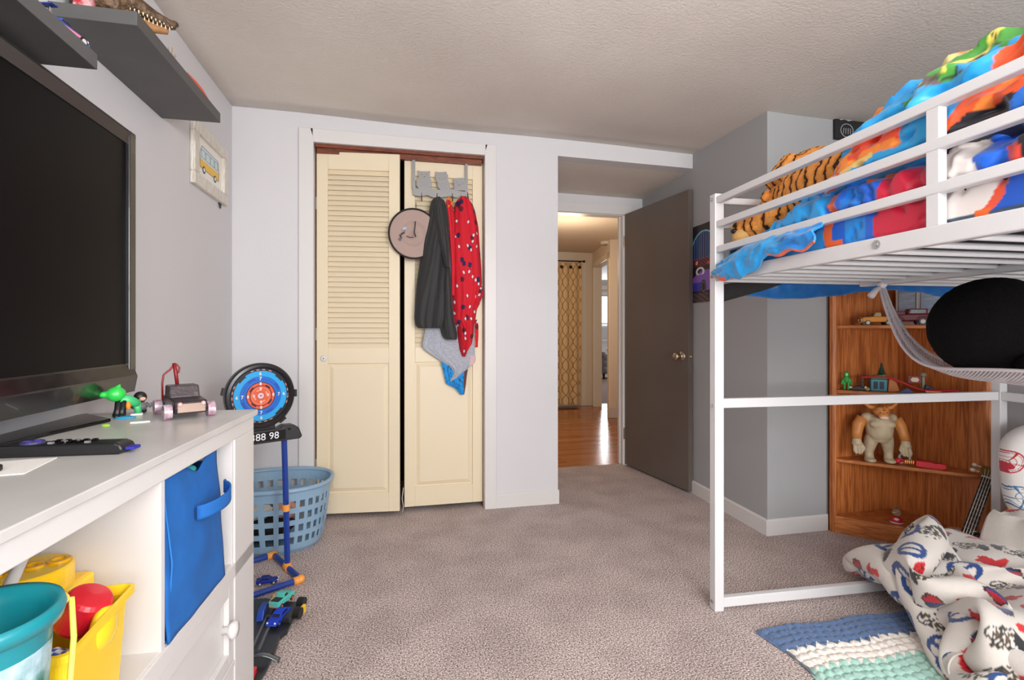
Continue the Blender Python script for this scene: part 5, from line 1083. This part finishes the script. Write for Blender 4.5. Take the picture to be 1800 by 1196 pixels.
# ================================================================ BEDDING ON THE FLOOR
def sdf(px,py,poly):
    d=np.full(px.shape,1e9); ins=np.zeros(px.shape,bool); n=len(poly)
    for i in range(n):
        ax_,ay=poly[i]; bx,by=poly[(i+1)%n]; ex,ey=bx-ax_,by-ay; wx,wy=px-ax_,py-ay
        t_=np.clip((wx*ex+wy*ey)/(ex*ex+ey*ey),0,1); d=np.minimum(d,(wx-ex*t_)**2+(wy-ey*t_)**2)
        c=((ay<=py)&(by>py))|((by<=py)&(ay>py)); xi=ax_+(py-ay)/(by-ay+1e-12)*ex; ins^=c&(px<xi)
    return np.where(ins,1,-1)*np.sqrt(d)
def motifs(X,Y,base,seed,n,x0,x1,y0,y1,sc=1.):
    col=np.zeros(X.shape+(3,))+A3(base); rs=random.Random(seed)
    pts=[]
    tries=0
    while len(pts)<n and tries<6000:
        tries+=1; p=(rs.uniform(x0,x1),rs.uniform(y0,y1))
        if all(math.hypot(p[0]-q[0],p[1]-q[1])>.074*sc for q in pts): pts.append(p)
    for i,(cx,cy) in enumerate(pts):
        a=rs.uniform(0,6.28); m=(np.abs(X-cx)<.09*sc)&(np.abs(Y-cy)<.09*sc)
        if not m.any(): continue
        dx=(X[m]-cx)*math.cos(a)+(Y[m]-cy)*math.sin(a); dy=-(X[m]-cx)*math.sin(a)+(Y[m]-cy)*math.cos(a); dx=dx/sc;dy=dy/sc; c=col[m]; k=i%4
        nz=pn(dx*60+i,dy*60,i*1.7)
        if k==0:   # red irregular splash with an arm
            d=np.hypot(dx/.036,dy/.018)+.45*nz; c=lay(c,d<1,(190,28,36)); d2=np.hypot((dx-.018)/.012,(dy-.024)/.022)+.4*nz; c=lay(c,d2<1,(200,36,40)); c=lay(c,(d<.75)&(np.abs(nz)<.06),(60,20,26))
        elif k==1: # navy open ring with a bar
            r=np.hypot(dx,dy); c=lay(c,np.abs(r-.034)<.0075,(34,66,124)); c=lay(c,(r<.034)&(np.abs(dy-.8*dx)<.007),(34,66,124))
        elif k==2: # dark scribble
            d=np.hypot(dx/.040,dy/.024)+.35*nz; n2=pn(dx*120+i,dy*120,i*.7); c=lay(c,(d<1)&(n2>-.05),(52,54,50)); c=lay(c,(d<.8)&(n2>.22),(96,80,60)); c=lay(c,(np.hypot((dx+.03)/.012,(dy-.012)/.022)<1),(40,42,46)); c=lay(c,(np.abs(np.hypot((dx-.022)/.018,(dy+.014)/.012)-1)<.16),(60,60,62))
        else:      # red and navy block
            d=np.hypot(dx/.024,dy/.024)+.35*nz; c=lay(c,d<1,(182,26,40)); c=lay(c,(d<1)&(dx<-.002),(36,56,108)); c=lay(c,(np.abs(d-1)<.12),(44,30,36))
        col[m]=c
    return col
fleece=MC('fleece_print',.95,bump=(240,.5,.002),sheen=.3)
# the blanket is let fall as a sheet of cloth over the soft things lying under it
def drop_cloth(seed,size,n=100,steps=260,its=12):
    U,V=UV(n,n); ky=[.70,.98,1.18,1.30,1.42,1.50,1.58,1.70]; kx=[1.50,1.53,1.60,1.66,1.74,1.76,1.78,1.82]
    ay=.68+1.02*V; x0=np.interp(ay,ky,kx); X=x0+(2.62-x0)*U; Y=ay
    d=np.minimum.reduce([U,1-U,V,1-V])
    Z=.34+.24*sstep(0,.25,d)+.14*pn(U*4.5,V*4.5,seed*1.7)+.07*pn(U*10,V*10,seed+.3)
    X=X+.07*pn(U*5,V*5,seed+5.)*sstep(0,.1,d); Y=Y+.07*pn(U*5,V*5,seed+9.)*sstep(0,.1,d)
    P=np.stack([X,Y,Z],-1); vel=np.zeros_like(P); h=size/(n-1); links=[]
    for di,dj,st in ((0,1,1.),(1,0,1.),(1,1,.5),(1,-1,.5),(0,2,.35),(2,0,.35),(0,5,.12),(5,0,.12)):
        for par in (0,1):
            L=h*math.hypot(di,dj)
            if di:
                i=np.arange(n-di); i=i[(i//di)%2==par]; cA=slice(max(0,-dj),n-max(0,dj)); cB=slice(max(0,dj),n-max(0,-dj)); links.append((0,i,i+di,cA,cB,L,st))
            else:
                j=np.arange(n-dj); j=j[(j//dj)%2==par]; links.append((1,j,j+dj,None,None,L,st))
    def ground(Q):
        x,y=Q[...,0],Q[...,1]; g=np.where((y>1.67)&(y<1.76),.058,.008)
        for cx,cy,rx,ry,hz in ((1.97,1.52,.17,.17,.22),(2.20,1.45,.30,.22,.265),(2.06,1.10,.36,.34,.25),(2.45,1.15,.3,.4,.27)):
            q=1-((x-cx)/rx)**2-((y-cy)/ry)**2; g=np.maximum(g,hz*np.sqrt(np.clip(q,0,1))+.008)
        return g
    dt=1/60.; gi,gj=np.divmod(np.arange(n*n),n); r=.016
    for step in range(steps):
        vel[...,2]-=9.8*dt; vel*=.97; Q=P+vel*dt
        for it in range(its):
            for kind,a_,b_,cA,cB,L,st in links:
                if kind==0: A=Q[a_,cA]; B=Q[b_,cB]
                else: A=Q[:,a_]; B=Q[:,b_]
                dv=B-A; l=np.sqrt(np.einsum('ijk,ijk->ij',dv,dv))+1e-9; c=(l-L)/l*(.5*st)
                if L>h*1.9: c=np.minimum(c,0)      # the long links only resist tight bends
                c=c[...,None]*dv
                if kind==0: Q[a_,cA]=A+c; Q[b_,cB]=B-c
                else: Q[:,a_]=A+c; Q[:,b_]=B-c
            g=ground(Q); under=Q[...,2]<g; Q[...,2]=np.where(under,g,Q[...,2])
            if it==its-1: Q[...,:2]+=(P[...,:2]-Q[...,:2])*np.where(under[...,None],.75,0)
            Q[...,0]=np.minimum(Q[...,0],2.66); Q[...,1]=np.minimum(Q[...,1],1.86)
            Q[...,0]=np.maximum(Q[...,0],np.interp(Q[...,1],ky,kx)-.01)
        off=np.array([(step*.37)%1,(step*.61)%1,(step*.83)%1])*r*2; f=Q.reshape(-1,3)      # layers push each other apart
        ci=np.floor((f+off)/(r*2)).astype(np.int64); key=ci[:,0]*73856093^ci[:,1]*19349663^ci[:,2]*83492791; od=np.argsort(key,kind='stable'); corr=np.zeros_like(f)
        for k in range(1,7):
            a,b=od[:-k],od[k:]; same=(key[a]==key[b])&((np.abs(gi[a]-gi[b])>2)|(np.abs(gj[a]-gj[b])>2)); a,b=a[same],b[same]
            dv=f[b]-f[a]; l=np.linalg.norm(dv,axis=1,keepdims=True)+1e-9; c=np.where(l<r*1.3,(r*1.3-l)/l*.4,0)*dv
            np.add.at(corr,a,-c*.5); np.add.at(corr,b,c*.5)
        Q=Q+np.clip(corr,-.006,.006).reshape(Q.shape)
        vel=(Q-P)/dt; vel*=np.minimum(1,1.5/(np.linalg.norm(vel,axis=-1,keepdims=True)+1e-9)); P=Q
    for _ in range(2):
        A=P.copy(); A[1:-1,1:-1]=(P[1:-1,1:-1]*4+P[:-2,1:-1]+P[2:,1:-1]+P[1:-1,:-2]+P[1:-1,2:])/8; P=A
    return P
Pq=drop_cloth(15,2.4)
def upsample(P_,k_):   # smooth (cubic) refinement of the cloth
    for ax_ in (0,1):
        P_=np.moveaxis(P_,ax_,0); n_=P_.shape[0]; E_=np.concatenate([2*P_[:1]-P_[1:2],P_,2*P_[-1:]-P_[-2:-1]])
        t_=np.linspace(0,n_-1,(n_-1)*k_+1); i_=np.minimum(t_.astype(int),n_-2); f_=(t_-i_)[:,None,None]
        a_,b_,c_,d_=E_[i_],E_[i_+1],E_[i_+2],E_[i_+3]
        w0=(1-f_)**3/6; w1=(3*f_**3-6*f_**2+4)/6; w2=(-3*f_**3+3*f_**2+3*f_+1)/6; w3=f_**3/6
        P_=np.moveaxis(a_*w0+b_*w1+c_*w2+d_*w3,0,ax_)
    return P_
Pq=upsample(Pq,5)
nn_=Pq.shape[0]; U,V=UV(nn_,nn_); sX,sY=U*2.4,V*2.4
col=motifs(sX,sY,(206,199,192),12,520,0,2.4,0,2.4,1.15)
t=thing('printed_blanket','white fleece blanket with red navy and black print heaped under the bed','blanket',(2.05,1.25,.0))
Pq=Pq+np.array([0,0,.004])
MB().grid(Pq[...,0]-2.05,Pq[...,1]-1.25,Pq[...,2],col=col).build('cloth',fleece,t,smooth=True,solid=.004)
# second white cloth behind the pile
n=140; U,V=UV(n,n); X=2.19+.51*U; Y=1.33+.27*V
Zc=.315+.05*np.sin(U*2.4+.4)+.016*(1-np.abs(pn(U*5,V*3,3.))*2.5)-.20*sstep(.0,.2,.2-U)*1-.16*(1-V)**3*0-.22*sstep(.78,1.,V)
col=np.zeros(U.shape+(3,))+A3((204,198,190)); q=U-.18*(1-V)+.28
col=lay(col,(np.abs(q-.60)<.018),(170,30,38)); col=lay(col,(q>.618),(226,168,84)); col=lay(col,(q>.63)&(np.hypot(((U*22)%1)-.5,((V*16)%1)-.5)<.16),(120,40,40)); col=lay(col,(q>.4)&(V<.25)&(pn(U*14,V*14,3.)>.12),(180,28,40)); col=lay(col,(V<.12)&(U>.6),(40,60,130))
o=thing('white_throw','white cloth throw with red band and yellow print behind the printed blanket','throw',(2.3,1.5,.0)); MB().grid(X-2.3,Y-1.5,Zc,col=col).build('cloth',fleece,o,smooth=True,solid=.006)
# pillow against the wall
p0=BL(1.2,.3); t=thing('printed_pillow','white pillow with red and blue round line prints standing at the right edge','pillow',(2.545,1.50,.325),0)
n=300; 
U,V=UV(n,n); th=U*2*PI; ph=(V-.5)*PI; sp=lambda c,p:np.sign(c)*np.abs(c)**p
x=.20*sp(np.cos(ph),.7)*sp(np.cos(th),.7); z=.18+.19*sp(np.sin(ph),.8)+0*th; y=.075*sp(np.cos(ph),.7)*sp(np.sin(th),.8)
z=z+.02*np.sin(x*8+1); x=x+.02*np.sin(z*12)-.12*(z-.17)*0
y=y+.03*(z-.17)
col=np.zeros(U.shape+(3,))+A3((216,212,208))
for i,(mx,mz,c) in enumerate(((-.15,.10,(60,110,150)),(-.19,.235,(180,40,56)),(-.1,.27,(186,44,60)),(-.16,-.02,(176,40,50)),(-.06,.0,(60,90,130)),(0.02,.16,(180,40,56)),(.1,.08,(60,110,150)))):
    a=.5*(-1)**i; dx=(x-mx)*math.cos(a)+(z-mz)*math.sin(a); dz=-(x-mx)*math.sin(a)+(z-mz)*math.cos(a); r=np.hypot(dx/.034,dz/.048); fr=(y<.02)
    col=lay(col,(np.abs(r-1)<.06)&fr,c); g=(np.sin(np.arctan2(dz,dx)*5)>.93)|(np.abs(((r*3)%1)-.5)<.07); col=lay(col,(r<1)&g&fr,c); col=lay(col,(np.hypot((dx-.006)/.016,(dz+.012)/.014)<1)&fr,c)
MB().grid(x,y,z,col=col,wrap=False).build('cushion',fleece,t,smooth=True)
t.rotation_euler=(0,0,-.25)
# ================================================================ CROCHET RUG
t=thing('crochet_rug','chunky crochet rug in navy white and mint bands beside the printed blanket','rug',(1.6,1.3,.003),-.03)
nx,ny=420,330; U,V=UV(nx,ny); X=-.345+.80*U; Y=-.32+.60*V   # local
row=Y/.030; ri=np.floor(row); rf=row-ri
ph=(X/.034+.5*(ri%2)+.25*np.sin(ri*3.1)); cell=ph-np.floor(ph)
b_=np.sqrt(np.clip(1-((rf-.5)*1.85)**2,0,1))*np.sqrt(np.clip(1-((cell-.5+.35*(rf-.5))*1.8)**2,0,1))
Z=.006+.011*b_+.003*pn(X*60,Y*60,2.)
ed=np.minimum(np.minimum(U,1-U)*.80,np.minimum(V,1-V)*.60); Z=Z*sstep(-.002,.018,ed)
X2=X+.012*np.sin(Y*18)*(1-U)*1+.008*pn(Y*25,1.,2.)*(U<.1); Y2=Y+.006*np.sin(X*22)
zig=np.abs(((X/.042)%1)-.3)/.7; zig=np.where((X/.042)%1<.3,1-((X/.042)%1)/.3,((X/.042)%1-.3)/.7)
col=np.zeros(X.shape+(3,))+A3((84,108,146))
col=lay(col,Y<.140+.028*(zig-.5),(228,220,212)); col=lay(col,Y<.045+.028*(zig-.5),(158,198,186)); col=lay(col,Y<-.10+.0*zig,(160,202,192))
MB().grid(X2,Y2,Z,col=col).build('stitches',MC('crochet_yarn',.95,bump=(130,.8,.003),sheen=.2),t,smooth=True)
MB().box(-.335,.445,-.31,.27,0,.005).build('backing',M('rug_back',(110,120,130),rough=.95),t)
# ================================================================ LIGHT AND CAMERA
def area(name,loc,rot,sx,sy,power,col=(1,1,1)):
    l=bpy.data.lights.new(name,'AREA'); l.shape='RECTANGLE'; l.size=sx; l.size_y=sy; l.energy=power; l.color=col
    o=bpy.data.objects.new(name,l); C.objects.link(o); o.location=loc; o.rotation_euler=rot; return o
# daylight through the two rear windows
area('window_daylight',(.10,YR-.12,1.42),(PI/2,0,0),1.25,1.3,60,(1,.985,.97))
area('window_daylight',(1.75,YR-.12,1.42),(PI/2,0,0),1.35,1.3,72,(1,.985,.97))
# warm lamp in the hallway, window daylight and an added side fill in the far room
l=bpy.data.lights.new('hall_lamp','POINT'); l.energy=20; l.color=(1,.8,.6); l.shadow_soft_size=.12; o=bpy.data.objects.new('hall_lamp',l); C.objects.link(o); o.location=(1.7,4.9,1.75)
area('far_daylight',(5.3,12.35,1.5),(-PI/2,0,0),.75,1.2,50,(.95,.98,1))
area('far_side_fill',(7.8,9,1.5),(0,PI/2,0),1.4,1.6,60,(.97,.98,1))  # added fill in front of the windowless side wall, brightens the far room
# added fill light behind the viewer, lifts ceiling and walls; no lamp fixture there
l=bpy.data.lights.new('room_fill','POINT'); l.energy=54; l.color=(1,.97,.93); l.shadow_soft_size=.2; o=bpy.data.objects.new('room_fill',l); C.objects.link(o); o.location=(.95,-.3,1.62)
w=bpy.data.worlds.new('sky'); bpy.context.scene.world=w; w.use_nodes=True; bg=w.node_tree.nodes['Background']; bg.inputs[0].default_value=(.75,.85,1,1); bg.inputs[1].default_value=1.0
cam=bpy.data.cameras.new('camera'); cam.sensor_width=36; cam.lens=FP/1800*36; cam.shift_y=-15/1800; cam.clip_start=.02
o=bpy.data.objects.new('camera',cam); C.objects.link(o); o.location=(0,0,CAMH); o.rotation_euler=(PI/2,0,-YAW)
sc=bpy.context.scene; sc.camera=o
sc.view_settings.view_transform='Standard'; sc.view_settings.look='None'; sc.view_settings.gamma=1; sc.view_settings.exposure=0.08
sc.cycles.max_bounces=10; sc.cycles.diffuse_bounces=6; sc.cycles.use_denoising=True; sc.cycles.sample_clamp_indirect=8
